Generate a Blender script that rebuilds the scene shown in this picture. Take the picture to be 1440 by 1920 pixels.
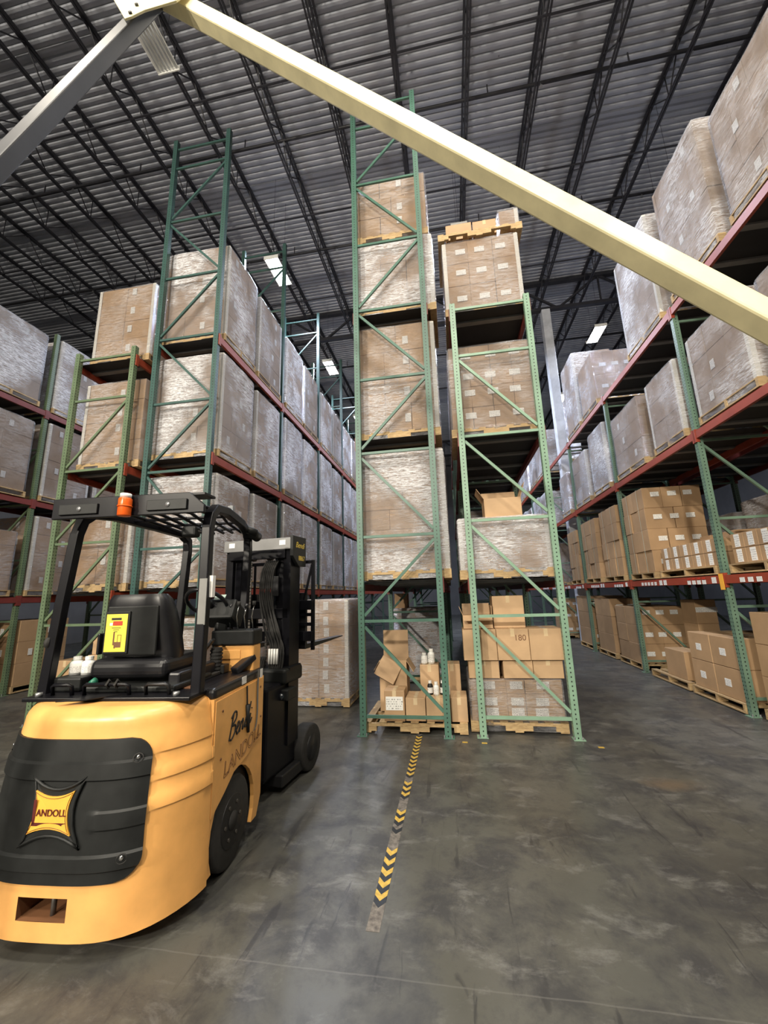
import bpy, math, random
import numpy as np
from mathutils import Vector, Matrix, Euler
random.seed(7)
for o in list(bpy.data.objects): bpy.data.objects.remove(o)
S = bpy.context.scene
COL = S.collection
# ------------------------------------------------------------------ camera
FPX, PITCH, ROLL, YAW, CAMH = 746.38, 0.205435, -0.030664, -0.163565, 1.7
def cam_axes():
    cy, sy, cp, sp = math.cos(YAW), math.sin(YAW), math.cos(PITCH), math.sin(PITCH)
    f = Vector((sy*cp, cy*cp, sp)); r = Vector((cy, -sy, 0)); u = r.cross(f)
    return r*math.cos(ROLL)+u*math.sin(ROLL), u*math.cos(ROLL)-r*math.sin(ROLL), f
CR, CU, CF = cam_axes()
cam = bpy.data.cameras.new('camera'); camo = bpy.data.objects.new('camera', cam); COL.objects.link(camo)
m = Matrix((CR, CU, -CF)).transposed().to_4x4(); m.translation = (0, 0, CAMH); camo.matrix_world = m
cam.sensor_fit = 'HORIZONTAL'; cam.sensor_width = 36; cam.lens = FPX/1440*36; cam.clip_start = .05; cam.clip_end = 200
S.camera = camo
def ray(x, y): return CR*((x-720)/FPX) - CU*((y-960)/FPX) + CF
def ony(x, y, Y): d = ray(x, y); return d*(Y/d.y)+Vector((0, 0, CAMH))
def onz(x, y, z): d = ray(x, y); return d*((z-CAMH)/d.z)+Vector((0, 0, CAMH))
# ------------------------------------------------------------------ world / exposure
w = bpy.data.worlds.new('world'); S.world = w; w.use_nodes = True
w.node_tree.nodes['Background'].inputs[0].default_value = (.5, .55, .65, 1)
w.node_tree.nodes['Background'].inputs[1].default_value = .02
S.view_settings.view_transform = 'Standard'; S.view_settings.look = 'None'
S.view_settings.gamma = 1; S.view_settings.use_curve_mapping = False
S.view_settings.exposure = 0.0
LAMP_W = 300.0
UP = .022
WARM, COOL = (1.0, .91, .76), (.74, .82, 1.0)
# ------------------------------------------------------------------ materials
MATS = {}
class NT:
    def __init__(s, name):
        m = bpy.data.materials.new(name); m.use_nodes = True; s.m = m; s.t = m.node_tree; s.n = s.t.nodes
        s.b = s.n['Principled BSDF']; s.out = s.n['Material Output']; MATS[name] = m
    def add(s, typ, **kw):
        n = s.n.new(typ)
        for k, v in kw.items():
            if k.startswith('i_'): n.inputs[k[2:].replace('_', ' ')].default_value = v
            else: setattr(n, k, v)
        return n
    def link(s, a, b): s.t.links.new(a, b)
    def noise(s, vec, scale, detail=4, rough=.55, dist=0):
        n = s.add('ShaderNodeTexNoise'); n.inputs['Scale'].default_value = scale; n.inputs['Detail'].default_value = detail
        n.inputs['Roughness'].default_value = rough; n.inputs['Distortion'].default_value = dist
        if vec is not None: s.link(vec, n.inputs['Vector'])
        return n.outputs[0]
    def ramp(s, fac, stops):
        n = s.add('ShaderNodeValToRGB'); e = n.color_ramp.elements
        e[0].position = stops[0][0]; e[0].color = (*stops[0][1], 1)
        e[1].position = stops[-1][0]; e[1].color = (*stops[-1][1], 1)
        for p, c in stops[1:-1]: x = e.new(p); x.color = (*c, 1)
        s.link(fac, n.inputs[0]); return n.outputs[0]
    def math(s, op, a, b=None, c=None):
        n = s.add('ShaderNodeMath', operation=op)
        for i, v in enumerate((a, b, c)):
            if v is None: continue
            if isinstance(v, (int, float)): n.inputs[i].default_value = v
            else: s.link(v, n.inputs[i])
        return n.outputs[0]
    def mix(s, f, a, b, typ='MIX'):
        n = s.add('ShaderNodeMix', data_type='RGBA', blend_type=typ)
        for i, v in ((0, f), (6, a), (7, b)):
            if isinstance(v, (int, float)): n.inputs[i].default_value = v
            elif isinstance(v, tuple): n.inputs[i].default_value = (*v, 1)
            else: s.link(v, n.inputs[i])
        return n.outputs[2]
    def pos(s): return s.add('ShaderNodeNewGeometry').outputs['Position']
    def obj(s): return s.add('ShaderNodeTexCoord').outputs['Object']
    def gen(s): return s.add('ShaderNodeTexCoord').outputs['Generated']
    def rnd(s): return s.add('ShaderNodeObjectInfo').outputs['Random']
    def mapping(s, v, sc=(1, 1, 1), rot=(0, 0, 0), loc=(0, 0, 0)):
        n = s.add('ShaderNodeMapping'); n.inputs['Scale'].default_value = sc; n.inputs['Rotation'].default_value = rot
        n.inputs['Location'].default_value = loc; s.link(v, n.inputs[0]); return n.outputs[0]
    def bump(s, h, strength=.3, dist=.01):
        n = s.add('ShaderNodeBump'); n.inputs['Strength'].default_value = strength; n.inputs['Distance'].default_value = dist
        s.link(h, n.inputs['Height']); return n.outputs[0]
    def base(s, c): 
        if isinstance(c, tuple): s.b.inputs['Base Color'].default_value = (*c, 1)
        else: s.link(c, s.b.inputs['Base Color'])
    def set(s, rough=.5, metal=0., spec=.5):
        s.b.inputs['Roughness'].default_value = rough; s.b.inputs['Metallic'].default_value = metal
        s.b.inputs['Specular IOR Level'].default_value = spec
def simple(name, col, rough=.5, metal=0., var=.12, scale=6., spec=.5, rnd=0.):
    t = NT(name); n = t.noise(t.pos(), scale)
    f = t.ramp(n, [(.3, tuple(c*(1-var) for c in col)), (.7, tuple(min(1, c*(1+var)) for c in col))])
    if rnd: f = t.mix(t.math('MULTIPLY', t.rnd(), rnd), f, tuple(c*.45 for c in col))
    t.base(f); t.set(rough, metal, spec); return t
def painted(name, col, rough=.4, chip=(.12, .11, .1), amount=.66, spec=.5):
    t = NT(name); p = t.pos(); a = t.noise(p, 5); b = t.noise(p, 38, 6, .7)
    c = t.ramp(a, [(.3, tuple(x*.85 for x in col)), (.7, tuple(min(1, x*1.1) for x in col))])
    mk = t.ramp(b, [(amount, (0, 0, 0)), (amount+.06, (1, 1, 1))])
    t.base(t.mix(mk, c, chip)); t.set(rough, 0, spec); return t
def post_mat(name, col):
    t = NT(name); o = t.obj(); p = t.pos()
    sx = t.add('ShaderNodeSeparateXYZ'); t.link(o, sx.inputs[0])
    nr = t.add('ShaderNodeNewGeometry').outputs['Normal']; sn = t.add('ShaderNodeSeparateXYZ'); t.link(nr, sn.inputs[0])
    isx = t.math('GREATER_THAN', t.math('ABSOLUTE', sn.outputs[0]), .7)
    xy = t.math('ADD', t.math('MULTIPLY', isx, sx.outputs[1]), t.math('MULTIPLY', t.math('SUBTRACT', 1, isx), sx.outputs[0]))
    du = t.math('SUBTRACT', t.math('ABSOLUTE', xy), t.math('MULTIPLY', isx, .021))
    zz = t.math('SUBTRACT', t.math('FRACT', t.math('DIVIDE', sx.outputs[2], .0508)), .5); dz = t.math('MULTIPLY', zz, .0508)
    d = t.math('SQRT', t.math('ADD', t.math('MULTIPLY', du, du), t.math('MULTIPLY', t.math('MULTIPLY', dz, dz), .6)))
    hole = t.math('LESS_THAN', d, .0075)
    c = t.ramp(t.noise(p, 4), [(.3, tuple(x*.85 for x in col)), (.7, tuple(x*1.12 for x in col))])
    chip = t.ramp(t.noise(p, 45, 5, .7), [(.68, (0, 0, 0)), (.74, (1, 1, 1))])
    c = t.mix(chip, c, (.12, .11, .1))
    t.base(t.mix(hole, c, (.006, .008, .007))); t.set(.42); return t
GREENS = {'dark_green': (.060, .140, .105), 'sage_green': (.20, .325, .235), 'olive_green': (.115, .165, .095), 'teal_green': (.034, .085, .075), 'mid_green': (.125, .205, .150)}
for k, c in GREENS.items():
    post_mat('post_'+k, c); painted('brace_'+k, tuple(x*1.05 for x in c), .42)
painted('beam_red', (.30, .052, .026), .45); painted('beam_dark_red', (.17, .030, .024), .5)
simple('galvanised', (.30, .31, .32), .38, .6); simple('bar_grey', (.20, .20, .20), .5, .4)
painted('cream_paint', (.84, .76, .47), .38, (.5, .42, .22), .76); painted('grey_and_shade', (.045, .047, .055), .45, (.2, .2, .2), .8)  # dark grey carries the left leg's shade; plain grey on the foot plates
simple('joist', (.018, .018, .024), .6); simple('pipe_black', (.02, .02, .024), .5)
painted('forklift_yellow', (.80, .41, .125), .33, (.34, .17, .06), .71); simple('black_plastic', (.010, .011, .011), .5, var=.3, scale=12, spec=.35)
simple('black_paint', (.005, .005, .007), .36, var=.3, spec=.25); simple('rubber', (.020, .019, .018), .8, var=.3, scale=20)
simple('vinyl_black', (.010, .010, .012), .35, var=.3); simple('dark_steel', (.04, .04, .042), .4, .7)
simple('chrome', (.75, .75, .75), .15, 1.); simple('grease_steel', (.10, .09, .08), .45, .6)
simple('orange_lens', (.85, .13, .015), .25, var=.1); simple('white_plastic', (.78, .78, .75), .4, var=.05)
simple('white_paper', (.80, .79, .76), .7, var=.03); simple('yellow_paper', (.82, .66, .07), .5, var=.03); simple('ink_black', (.01, .01, .01), .6)
simple('ink_maroon', (.10, .012, .010), .5); simple('badge_yellow', (.85, .43, .06), .35, var=.04); simple('ink_brown', (.16, .07, .03), .6); simple('ink_red', (.5, .05, .02), .5)
simple('ink_yellow', (.75, .55, .08), .5); simple('strap_grey', (.20, .20, .19), .6); simple('green_cap', (.02, .16, .10), .4)
simple('corner_board', (.74, .72, .66), .65, var=.06); simple('corner_brown', (.42, .29, .17), .7); simple('strap_plastic', (.45, .42, .33), .35)
simple('tape_yellow', (.47, .31, .055), .55, var=.25, scale=40); simple('tape_black', (.014, .017, .022), .5, var=.3, scale=40); simple('tape_worn', (.125, .112, .10), .7, var=.5, scale=30)
simple('glass_dark', (.02, .025, .03), .1); simple('screen', (.45, .55, .50), .2); simple('wall_paint', (.10, .10, .105), .8, scale=1.5); simple('column_paint', (.55, .57, .62), .6)
simple('clear_tape', (.60, .46, .28), .18, var=.08); simple('pallet_blue', (.03, .12, .35), .5)
def carton(name, col, rnd=.4):
    t = NT(name); p = t.pos(); a = t.noise(p, 3.5, 3); b = t.noise(t.mapping(p, (14, 14, 120)), 1, 2)
    c = t.ramp(a, [(.3, tuple(x*.88 for x in col)), (.7, tuple(x*1.08 for x in col))])
    c = t.mix(t.math('MULTIPLY', b, .12), c, tuple(x*.6 for x in col))
    c = t.mix(t.math('MULTIPLY', t.rnd(), rnd), c, tuple(x*.62 for x in col))
    t.base(c); t.set(.62, 0, .3); return t
carton('carton', (.45, .29, .16)); carton('carton_light', (.53, .355, .205), .3); carton('carton_grey', (.40, .285, .19), .35); carton('carton_inside', (.26, .155, .08), .1)
t = NT('pallet_wood'); g = t.obj(); n = t.noise(t.mapping(t.pos(), (9, 9, 40)), 1.5, 5, .6, .6)
c = t.ramp(n, [(.3, (.34, .22, .11)), (.55, (.52, .37, .19)), (.75, (.62, .46, .25))]); c = t.mix(t.math('MULTIPLY', t.rnd(), .55), c, (.22, .15, .085)); t.base(c); t.set(.7, 0, .25)
def label_mat():
    t = NT('print_label'); g = t.gen(); s = t.add('ShaderNodeSeparateXYZ'); t.link(g, s.inputs[0])
    # printed lines: rows along Z, broken up along the width
    row = t.math('GREATER_THAN', t.math('FRACT', t.math('MULTIPLY', s.outputs[2], 6.0)), .55)
    wd = t.math('ADD', s.outputs[0], s.outputs[1])
    n = t.add('ShaderNodeTexNoise'); n.noise_dimensions = '2D'; n.inputs['Scale'].default_value = 9
    cb = t.add('ShaderNodeCombineXYZ'); t.link(wd, cb.inputs[0]); t.link(t.math('FLOOR', t.math('MULTIPLY', s.outputs[2], 6.0)), cb.inputs[1]); t.link(cb.outputs[0], n.inputs['Vector'])
    ink = t.math('MULTIPLY', row, t.math('GREATER_THAN', n.outputs[0], .52))
    ins = t.math('MULTIPLY', t.math('LESS_THAN', t.math('ABSOLUTE', t.math('SUBTRACT', s.outputs[2], .5)), .42), ink)
    t.base(t.mix(t.math('MULTIPLY', ins, .75), (.80, .79, .76), (.06, .06, .06))); t.set(.6)
label_mat()
def film(name, milk0, milk_glint1, gloss):
    t = NT(name); p = t.pos(); r = t.rnd()
    off = t.add('ShaderNodeVectorMath', operation='ADD'); t.link(p, off.inputs[0]); t.link(t.math('MULTIPLY', r, 50), off.inputs[1])
    v = off.outputs[0]
    n1 = t.noise(t.mapping(v, (1.3, 1.3, 6.5), (.35, .30, 0)), 1.5, 3, .6, .9)
    n2 = t.noise(t.mapping(v, (2.6, 2.6, 24), (-.22, -.26, 0)), 1.7, 4, .65, .7)
    n3 = t.noise(t.mapping(v, (4, 4, 30), (.5, .55, 0)), 1.5, 3, .6, .5)
    def fold(n, k): return t.math('POWER', t.math('SUBTRACT', 1, t.math('ABSOLUTE', t.math('MULTIPLY', t.math('SUBTRACT', n, .5), 3.2))), k)
    f1, f2, f3 = fold(n1, 5), fold(n2, 5), fold(n3, 7)
    h = t.math('ADD', t.math('ADD', t.math('MULTIPLY', f1, .6), t.math('MULTIPLY', f2, .6)), t.math('MULTIPLY', f3, .35))
    bp = t.bump(h, 1.0, .045)
    big = t.ramp(t.noise(v, 1.3, 3), [(.38, (.10, .10, .10)), (.60, (1, 1, 1))])
    mk = t.math('MINIMUM', t.math('MAXIMUM', t.math('ADD', t.math('MULTIPLY', f2, .8), t.math('MULTIPLY', f3, .6)), 0), 1)
    milk = t.math('ADD', milk0, t.math('MULTIPLY', t.math('MULTIPLY', mk, big), milk_glint1))  # milky folds plus painted white streaks standing in for glints
    tr = t.add('ShaderNodeBsdfTransparent'); tr.inputs[0].default_value = (.96, .96, .97, 1)
    df = t.add('ShaderNodeBsdfDiffuse'); df.inputs[0].default_value = (.88, .88, .92, 1)
    gl = t.add('ShaderNodeBsdfGlossy'); gl.inputs['Color'].default_value = (.95, .95, 1, 1); gl.inputs['Roughness'].default_value = .20; t.link(bp, gl.inputs['Normal'])
    m1 = t.add('ShaderNodeMixShader'); t.link(milk, m1.inputs[0]); t.link(tr.outputs[0], m1.inputs[1]); t.link(df.outputs[0], m1.inputs[2])
    lw = t.add('ShaderNodeLayerWeight'); lw.inputs['Blend'].default_value = .25; t.link(bp, lw.inputs['Normal'])
    m2 = t.add('ShaderNodeMixShader'); t.link(t.math('MINIMUM', t.math('ADD', gloss, t.math('MULTIPLY', lw.outputs['Fresnel'], .5)), .8), m2.inputs[0]); t.link(m1.outputs[0], m2.inputs[1]); t.link(gl.outputs[0], m2.inputs[2])
    t.link(m2.outputs[0], t.out.inputs['Surface'])
film('stretch_film', .03, .55, .07); film('stretch_film_milky', .09, .85, .10); film('stretch_film_clear', .015, .34, .06)
def floor_mat():
    t = NT('concrete'); p = t.pos()
    a = t.noise(p, .55, 6, .6, .4); b = t.noise(p, 2.6, 9, .70, .3); c = t.noise(p, 14, 6, .7)
    col = t.ramp(a, [(.3, (.050, .050, .047)), (.5, (.072, .071, .062)), (.72, (.098, .097, .090))])
    col = t.mix(t.ramp(b, [(.44, (0, 0, 0)), (.60, (.85, .85, .85))]), col, (.033, .033, .035))
    col = t.mix(t.ramp(t.noise(t.mapping(p, (1.3, 2.2, 1), (0, 0, .25)), 2.3, 9, .72, .35), [(.54, (0, 0, 0)), (.70, (.65, .65, .65))]), col, (.165, .164, .155))
    col = t.mix(t.ramp(c, [(.60, (0, 0, 0)), (.75, (.35, .35, .35))]), col, (.024, .024, .024))
    # tyre scuffs
    sc = t.noise(t.mapping(p, (7, 1.1, 1), (0, 0, .9)), 1.3, 4, .6, 1.0)
    col = t.mix(t.ramp(sc, [(.61, (0, 0, 0)), (.68, (.65, .65, .65))]), col, (.02, .02, .022))
    s = t.add('ShaderNodeSeparateXYZ'); t.link(p, s.inputs[0])
    # saw-cut joint across the aisle and one rusty stain
    wob = t.math('MULTIPLY', t.math('SUBTRACT', t.noise(p, 3, 3), .5), .02)
    j = t.math('LESS_THAN', t.math('ABSOLUTE', t.math('ADD', t.math('SUBTRACT', s.outputs[1], 2.16), wob)), .004)
    j2 = t.math('LESS_THAN', t.math('ABSOLUTE', t.math('ADD', t.math('SUBTRACT', s.outputs[1], 5.02), wob)), .005)
    col = t.mix(t.math('MULTIPLY', j, .3), col, (.15, .147, .138)); col = t.mix(t.math('MULTIPLY', j2, .6), col, (.045, .045, .043))
    dx = t.math('DIVIDE', t.math('SUBTRACT', s.outputs[0], 1.75), .55); dy = t.math('DIVIDE', t.math('SUBTRACT', s.outputs[1], 4.25), .28)
    dd = t.math('SQRT', t.math('ADD', t.math('MULTIPLY', dx, dx), t.math('MULTIPLY', dy, dy)))
    st = t.ramp(t.math('ADD', dd, t.math('MULTIPLY', b, .9)), [(.55, (.55, .55, .55)), (1.3, (0, 0, 0))])
    col = t.mix(st, col, (.13, .09, .055))
    t.base(col)
    rg = t.add('ShaderNodeMapRange'); t.link(t.math('ADD', t.math('MULTIPLY', a, .5), t.math('MULTIPLY', b, .5)), rg.inputs[0])
    rg.inputs[1].default_value = .35; rg.inputs[2].default_value = .65; rg.inputs[3].default_value = .30; rg.inputs[4].default_value = .56
    t.link(rg.outputs[0], t.b.inputs['Roughness']); t.b.inputs['Specular IOR Level'].default_value = .5
    t.link(t.bump(t.math('ADD', b, t.math('MULTIPLY', c, .5)), .12, .01), t.b.inputs['Normal'])
floor_mat()
t = NT('deck_metal'); n = t.noise(t.mapping(t.pos(), (.7, 3, 1)), 1.2, 6, .6); sp = t.noise(t.pos(), 9, 4, .7)
c = t.ramp(n, [(.3, (.31, .325, .37)), (.7, (.42, .435, .48))]); c = t.mix(t.ramp(sp, [(.69, (0, 0, 0)), (.72, (.8, .8, .8))]), c, (.05, .05, .055)); t.base(c); t.set(.5, .15)
def emit(name, col, st):
    t = NT(name); t.b.inputs['Emission Color'].default_value = (*col, 1); t.b.inputs['Emission Strength'].default_value = st; t.base((.8, .8, .8))
emit('lamp_lit', (.95, .97, 1), 22); simple('lamp_off', (.62, .64, .66), .25)
simple('wire_deck', (.022, .022, .024), .6, .3); simple('sticker_red', (.55, .04, .02), .5)
# ------------------------------------------------------------------ mesh helpers
class MB:
    def __init__(s, M=None): s.v = []; s.f = []; s.M = M
    def _a(s, vs, fs):
        k = len(s.v); s.v += [Vector(q) for q in vs]; s.f += [[k+i for i in f] for f in fs]; return s
    def box(s, c, d, R=None):
        x, y, z = (q/2 for q in d)
        vs = [Vector(q) for q in ((-x, -y, -z), (x, -y, -z), (x, y, -z), (-x, y, -z), (-x, -y, z), (x, -y, z), (x, y, z), (-x, y, z))]
        if R is not None: vs = [R @ q for q in vs]
        return s._a([q+Vector(c) for q in vs], [(0, 3, 2, 1), (4, 5, 6, 7), (0, 1, 5, 4), (1, 2, 6, 5), (2, 3, 7, 6), (3, 0, 4, 7)])
    def bb(s, x0, x1, y0, y1, z0, z1): return s.box(((x0+x1)/2, (y0+y1)/2, (z0+z1)/2), (abs(x1-x0), abs(y1-y0), abs(z1-z0)))
    def bar(s, a, b, w, h, roll=0.):
        a, b = Vector(a), Vector(b); d = b-a; q = d.to_track_quat('Y', 'Z').to_matrix() @ Matrix.Rotation(roll, 3, 'Y')
        return s.box((a+b)/2, (w, d.length, h), q)
    def cyl(s, a, b, r, n=16, r2=None):
        a, b = Vector(a), Vector(b); r2 = r if r2 is None else r2; q = (b-a).to_track_quat('Z', 'Y').to_matrix()
        vs = []
        for p, rr in ((a, r), (b, r2)):
            for i in range(n): t = 2*math.pi*i/n; vs.append(p+q @ Vector((rr*math.cos(t), rr*math.sin(t), 0)))
        fs = [(i, (i+1) % n, n+(i+1) % n, n+i) for i in range(n)]+[tuple(range(n))[::-1], tuple(range(n, 2*n))]
        return s._a(vs, fs)
    def tube(s, path, r, n=8, close=False):
        P = [Vector(p) for p in path]; N = len(P); vs = []
        for i, p in enumerate(P):
            if close: d = P[(i+1) % N]-P[i-1]
            else: d = P[min(i+1, N-1)]-P[max(i-1, 0)]
            q = d.normalized().to_track_quat('Z', 'Y').to_matrix()
            for k in range(n): t = 2*math.pi*k/n; vs.append(p+q @ Vector((r*math.cos(t), r*math.sin(t), 0)))
        fs = []
        for i in range(N if close else N-1):
            j = (i+1) % N
            for k in range(n): fs.append((i*n+k, i*n+(k+1) % n, j*n+(k+1) % n, j*n+k))
        if not close: fs += [tuple(range(n))[::-1], tuple(range((N-1)*n, N*n))]
        return s._a(vs, fs)
    def prism(s, poly, ax, a, b):
        # polygon in the plane normal to ax ('x': (y,z), 'y': (x,z), 'z': (x,y)) extruded a..b
        def P(u, v, k): return {'x': (k, u, v), 'y': (u, k, v), 'z': (u, v, k)}[ax]
        n = len(poly); vs = [P(u, v, a) for u, v in poly]+[P(u, v, b) for u, v in poly]
        return s._a(vs, [(i, (i+1) % n, n+(i+1) % n, n+i) for i in range(n)]+[tuple(range(n))[::-1], tuple(range(n, 2*n))])
    def grid(s, rows, closed=False):
        n = len(rows[0]); vs = [p for r in rows for p in r]; fs = []
        for i in range(len(rows)-1):
            for k in range(n if closed else n-1): fs.append((i*n+k, i*n+(k+1) % n, (i+1)*n+(k+1) % n, (i+1)*n+k))
        return s._a(vs, fs)
    def mesh(s, name, mat, smooth=False):
        me = bpy.data.meshes.new(name); vs = [s.M @ v for v in s.v] if s.M is not None else s.v
        me.from_pydata([tuple(v) for v in vs], [], s.f); me.materials.append(MATS[mat])
        import bmesh
        b = bmesh.new(); b.from_mesh(me); bmesh.ops.recalc_face_normals(b, faces=b.faces); b.to_mesh(me); b.free()
        if smooth: me.polygons.foreach_set('use_smooth', [True]*len(me.polygons))
        return me
    def build(s, name, mat, parent=None, smooth=False, bevel=0., loc=None, seg=2):
        o = bpy.data.objects.new(name, s.mesh(name, mat, smooth)); COL.objects.link(o)
        if parent is not None: o.parent = parent
        if loc is not None: o.location = loc
        if bevel:
            mo = o.modifiers.new('bevel', 'BEVEL'); mo.width = bevel; mo.segments = seg; mo.limit_method = 'ANGLE'; mo.angle_limit = .6
        return o
CACHE = {}
def unit(mat, kind='cube'):
    k = (mat, kind)
    if k not in CACHE:
        b = MB().box((0, 0, 0), (1, 1, 1))
        me = b.mesh('unit_'+kind, mat)
        if kind == 'carton':
            import bmesh
            bm = bmesh.new(); bm.from_mesh(me); bmesh.ops.bevel(bm, geom=bm.edges[:], offset=.012, segments=1, affect='EDGES'); bm.to_mesh(me); bm.free()
        CACHE[k] = me
    return CACHE[k]
def inst(name, me, parent, loc, scale=(1, 1, 1), rot=None):
    o = bpy.data.objects.new(name, me); COL.objects.link(o); o.location = loc; o.scale = scale
    if rot is not None: o.rotation_euler = rot
    if parent is not None: o.parent = parent
    return o
def bx(name, mat, parent, x0, x1, y0, y1, z0, z1, kind='cube', rot=None):
    return inst(name, unit(mat, kind), parent, ((x0+x1)/2, (y0+y1)/2, (z0+z1)/2), (x1-x0, y1-y0, z1-z0), rot)
def empty(name, loc, rz=0.):
    o = bpy.data.objects.new(name, None); COL.objects.link(o); o.location = loc; o.rotation_euler = (0, 0, rz); o.empty_display_size = .1; return o
def tag(o, label=None, cat=None, group=None, kind=None):
    if label: o['label'] = label
    if cat: o['category'] = cat
    if group: o['group'] = group
    if kind: o['kind'] = kind
    return o
def text(name, string, size, mat, parent, M, extrude=.0006, shear=0., align='CENTER', outline=0.):
    c = bpy.data.curves.new('tmp', 'FONT'); c.body = string; c.size = size; c.extrude = extrude; c.shear = shear; c.align_x = align; c.align_y = 'CENTER'
    if outline: c.fill_mode = 'NONE'; c.bevel_depth = outline; c.bevel_resolution = 0; c.extrude = 0
    o = bpy.data.objects.new('tmp', c); COL.objects.link(o); bpy.context.view_layer.update()
    me = bpy.data.meshes.new_from_object(o.evaluated_get(bpy.context.evaluated_depsgraph_get()))
    bpy.data.objects.remove(o); bpy.data.curves.remove(c); me.materials.clear(); me.materials.append(MATS[mat]); me.name = name
    r = bpy.data.objects.new(name, me); COL.objects.link(r); r.matrix_local = M
    if parent is not None: r.parent = parent
    return r
def face_rear(x, y, z, rz=0.): return Matrix.Translation((x, y, z)) @ Matrix.Rotation(rz, 4, 'Z') @ Matrix.Rotation(math.pi/2, 4, 'X')   # text facing -Y
def face_right(x, y, z, tilt=0.): return Matrix.Translation((x, y, z)) @ Matrix.Rotation(math.pi/2, 4, 'Z') @ Matrix.Rotation(math.pi/2, 4, 'X') @ Matrix.Rotation(tilt, 4, 'Z')
# ------------------------------------------------------------------ building shell
X0, X1, Y0, Y1, ZC = -17., 15., -11., 33., 13.2
tag(MB().bb(X0, X1, Y0, Y1, -.2, 0).build('floor', 'concrete'), 'grey sealed concrete floor with scuffs and stains', 'floor', kind='structure')
for nm, a in (('wall_left', (X0-.2, X0, Y0, Y1)), ('wall_right', (X1, X1+.2, Y0, Y1)), ('wall_back', (X0, X1, Y1, Y1+.2)), ('wall_front', (X0, X1, Y0-.2, Y0))):
    tag(MB().bb(*a, 0, ZC+.3).build(nm, 'wall_paint'), 'pale grey warehouse wall', 'wall', kind='structure')
prof = []; y = Y0; P6 = .1524
while y < Y1: prof += [(y, ZC), (y+.045, ZC), (y+.063, ZC+.05), (y+.134, ZC+.05)]; y += P6
b = MB(); b.grid([[(X0, yy, zz) for yy, zz in prof], [(X1, yy, zz) for yy, zz in prof]])
ceil = b.build('ceiling', 'deck_metal'); tag(ceil, 'grey corrugated metal roof deck', 'ceiling', kind='structure')
# roof joists run down the aisles, spaced 1.5 m
JZ, JB = ZC-.04, ZC-.78
def joist_mesh():
    top = MB().bb(-.055, -.012, Y0+.1, Y1-.1, JZ-.05, JZ).bb(.012, .055, Y0+.1, Y1-.1, JZ-.05, JZ).mesh('roof_joist', 'joist')
    bot = MB().bb(-.045, -.012, Y0+.3, Y1-.3, JB, JB+.045).bb(.012, .045, Y0+.3, Y1-.3, JB, JB+.045).mesh('bottom_chord', 'joist')
    wb = MB(); yy = Y0+.3; k = 0
    while yy < Y1-1.3:
        wb.bar((0, yy, JB+.02), (0, yy+.62, JZ-.02), .022, .022).bar((0, yy+.62, JZ-.02), (0, yy+1.24, JB+.02), .022, .022); 
        if k % 2: wb.bar((0, yy, JB+.02), (0, yy, JZ-.02), .018, .018)
        yy += 1.24; k += 1
    return top, bot, wb.mesh('web_bars', 'joist')
jm = joist_mesh(); SP = 1.5
for i in range(-10, 10):
    x = .98+i*SP
    if not X0+.3 < x < X1-.3: continue
    j = inst('roof_joist', jm[0], ceil, (x, 0, 0)); inst('bottom_chord', jm[1], j, (0, 0, 0)); wv = inst('web_bars', jm[2], j, (0, 0, 0)); wv['kind'] = 'stuff'
for gy in (-1.5, 13.9, 29.2):   # girder trusses across the joists
    g = MB().bb(X0+.1, X1-.1, gy-.09, gy+.09, ZC-.18, ZC-.06).build('roof_girder', 'joist', ceil)
    MB().bb(X0+.1, X1-.1, gy-.08, gy+.08, ZC-1.32, ZC-1.2).build('bottom_chord', 'joist', g)
    wv = MB(); x = X0+.5
    while x < X1-3.1:
        wv.bar((x, gy, ZC-1.26), (x+1.5, gy, ZC-.12), .07, .07).bar((x+1.5, gy, ZC-.12), (x+3., gy, ZC-1.26), .07, .07).bar((x+1.5, gy, ZC-1.26), (x+1.5, gy, ZC-.12), .05, .05); x += 3.
    wv.build('web_bars', 'joist', g)['kind'] = 'stuff'
for k, yy in enumerate((4.05, 7.35, 10.6, 17.4, 20.6)):
    p = empty('sprinkler_pipe', (0, yy, 12.86)); tag(p, ('thin black sprinkler pipe crossing the roof, %s from the camera' % ('first', 'second', 'third', 'fourth', 'fifth')[k]), 'pipe', 'sprinkler pipes under the roof')
    MB().cyl((X0+.3, 0, 0), (X1-.3, 0, 0), .038, 10).build('pipe_run', 'pipe_black', p, True)
    for q in range(9): MB().cyl((0, 0, .0), (0, 0, -.09), .018, 8).cyl((0, 0, -.09), (0, 0, -.105), .04, 8).build('sprinkler_head', 'galvanised', p, loc=(-13+3.05*q+.4*k, 0, 0))
    for q in range(10): MB().bb(-.012, .012, -.012, .012, .03, .3).build('hanger', 'pipe_black', p, loc=(-13.5+3.*q, 0, 0))
for k, yy in enumerate((6.0, 9.0, 12.2)):
    MB().bar((X0+.2, yy, JB+.01), (X1-.2, yy, JB+.01), .03, .03).build('bridging_bar', 'joist', ceil)
cb = MB().prism([(-.15, -.15), (.15, -.15), (.15, .15), (-.15, .15)], 'z', 0, ZC-1.32).build('column', 'column_paint', loc=(4.02, 13.9, 0), bevel=.02)
tag(cb, 'pale grey square steel building column rising to the roof girder behind the right rack', 'column')
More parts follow.
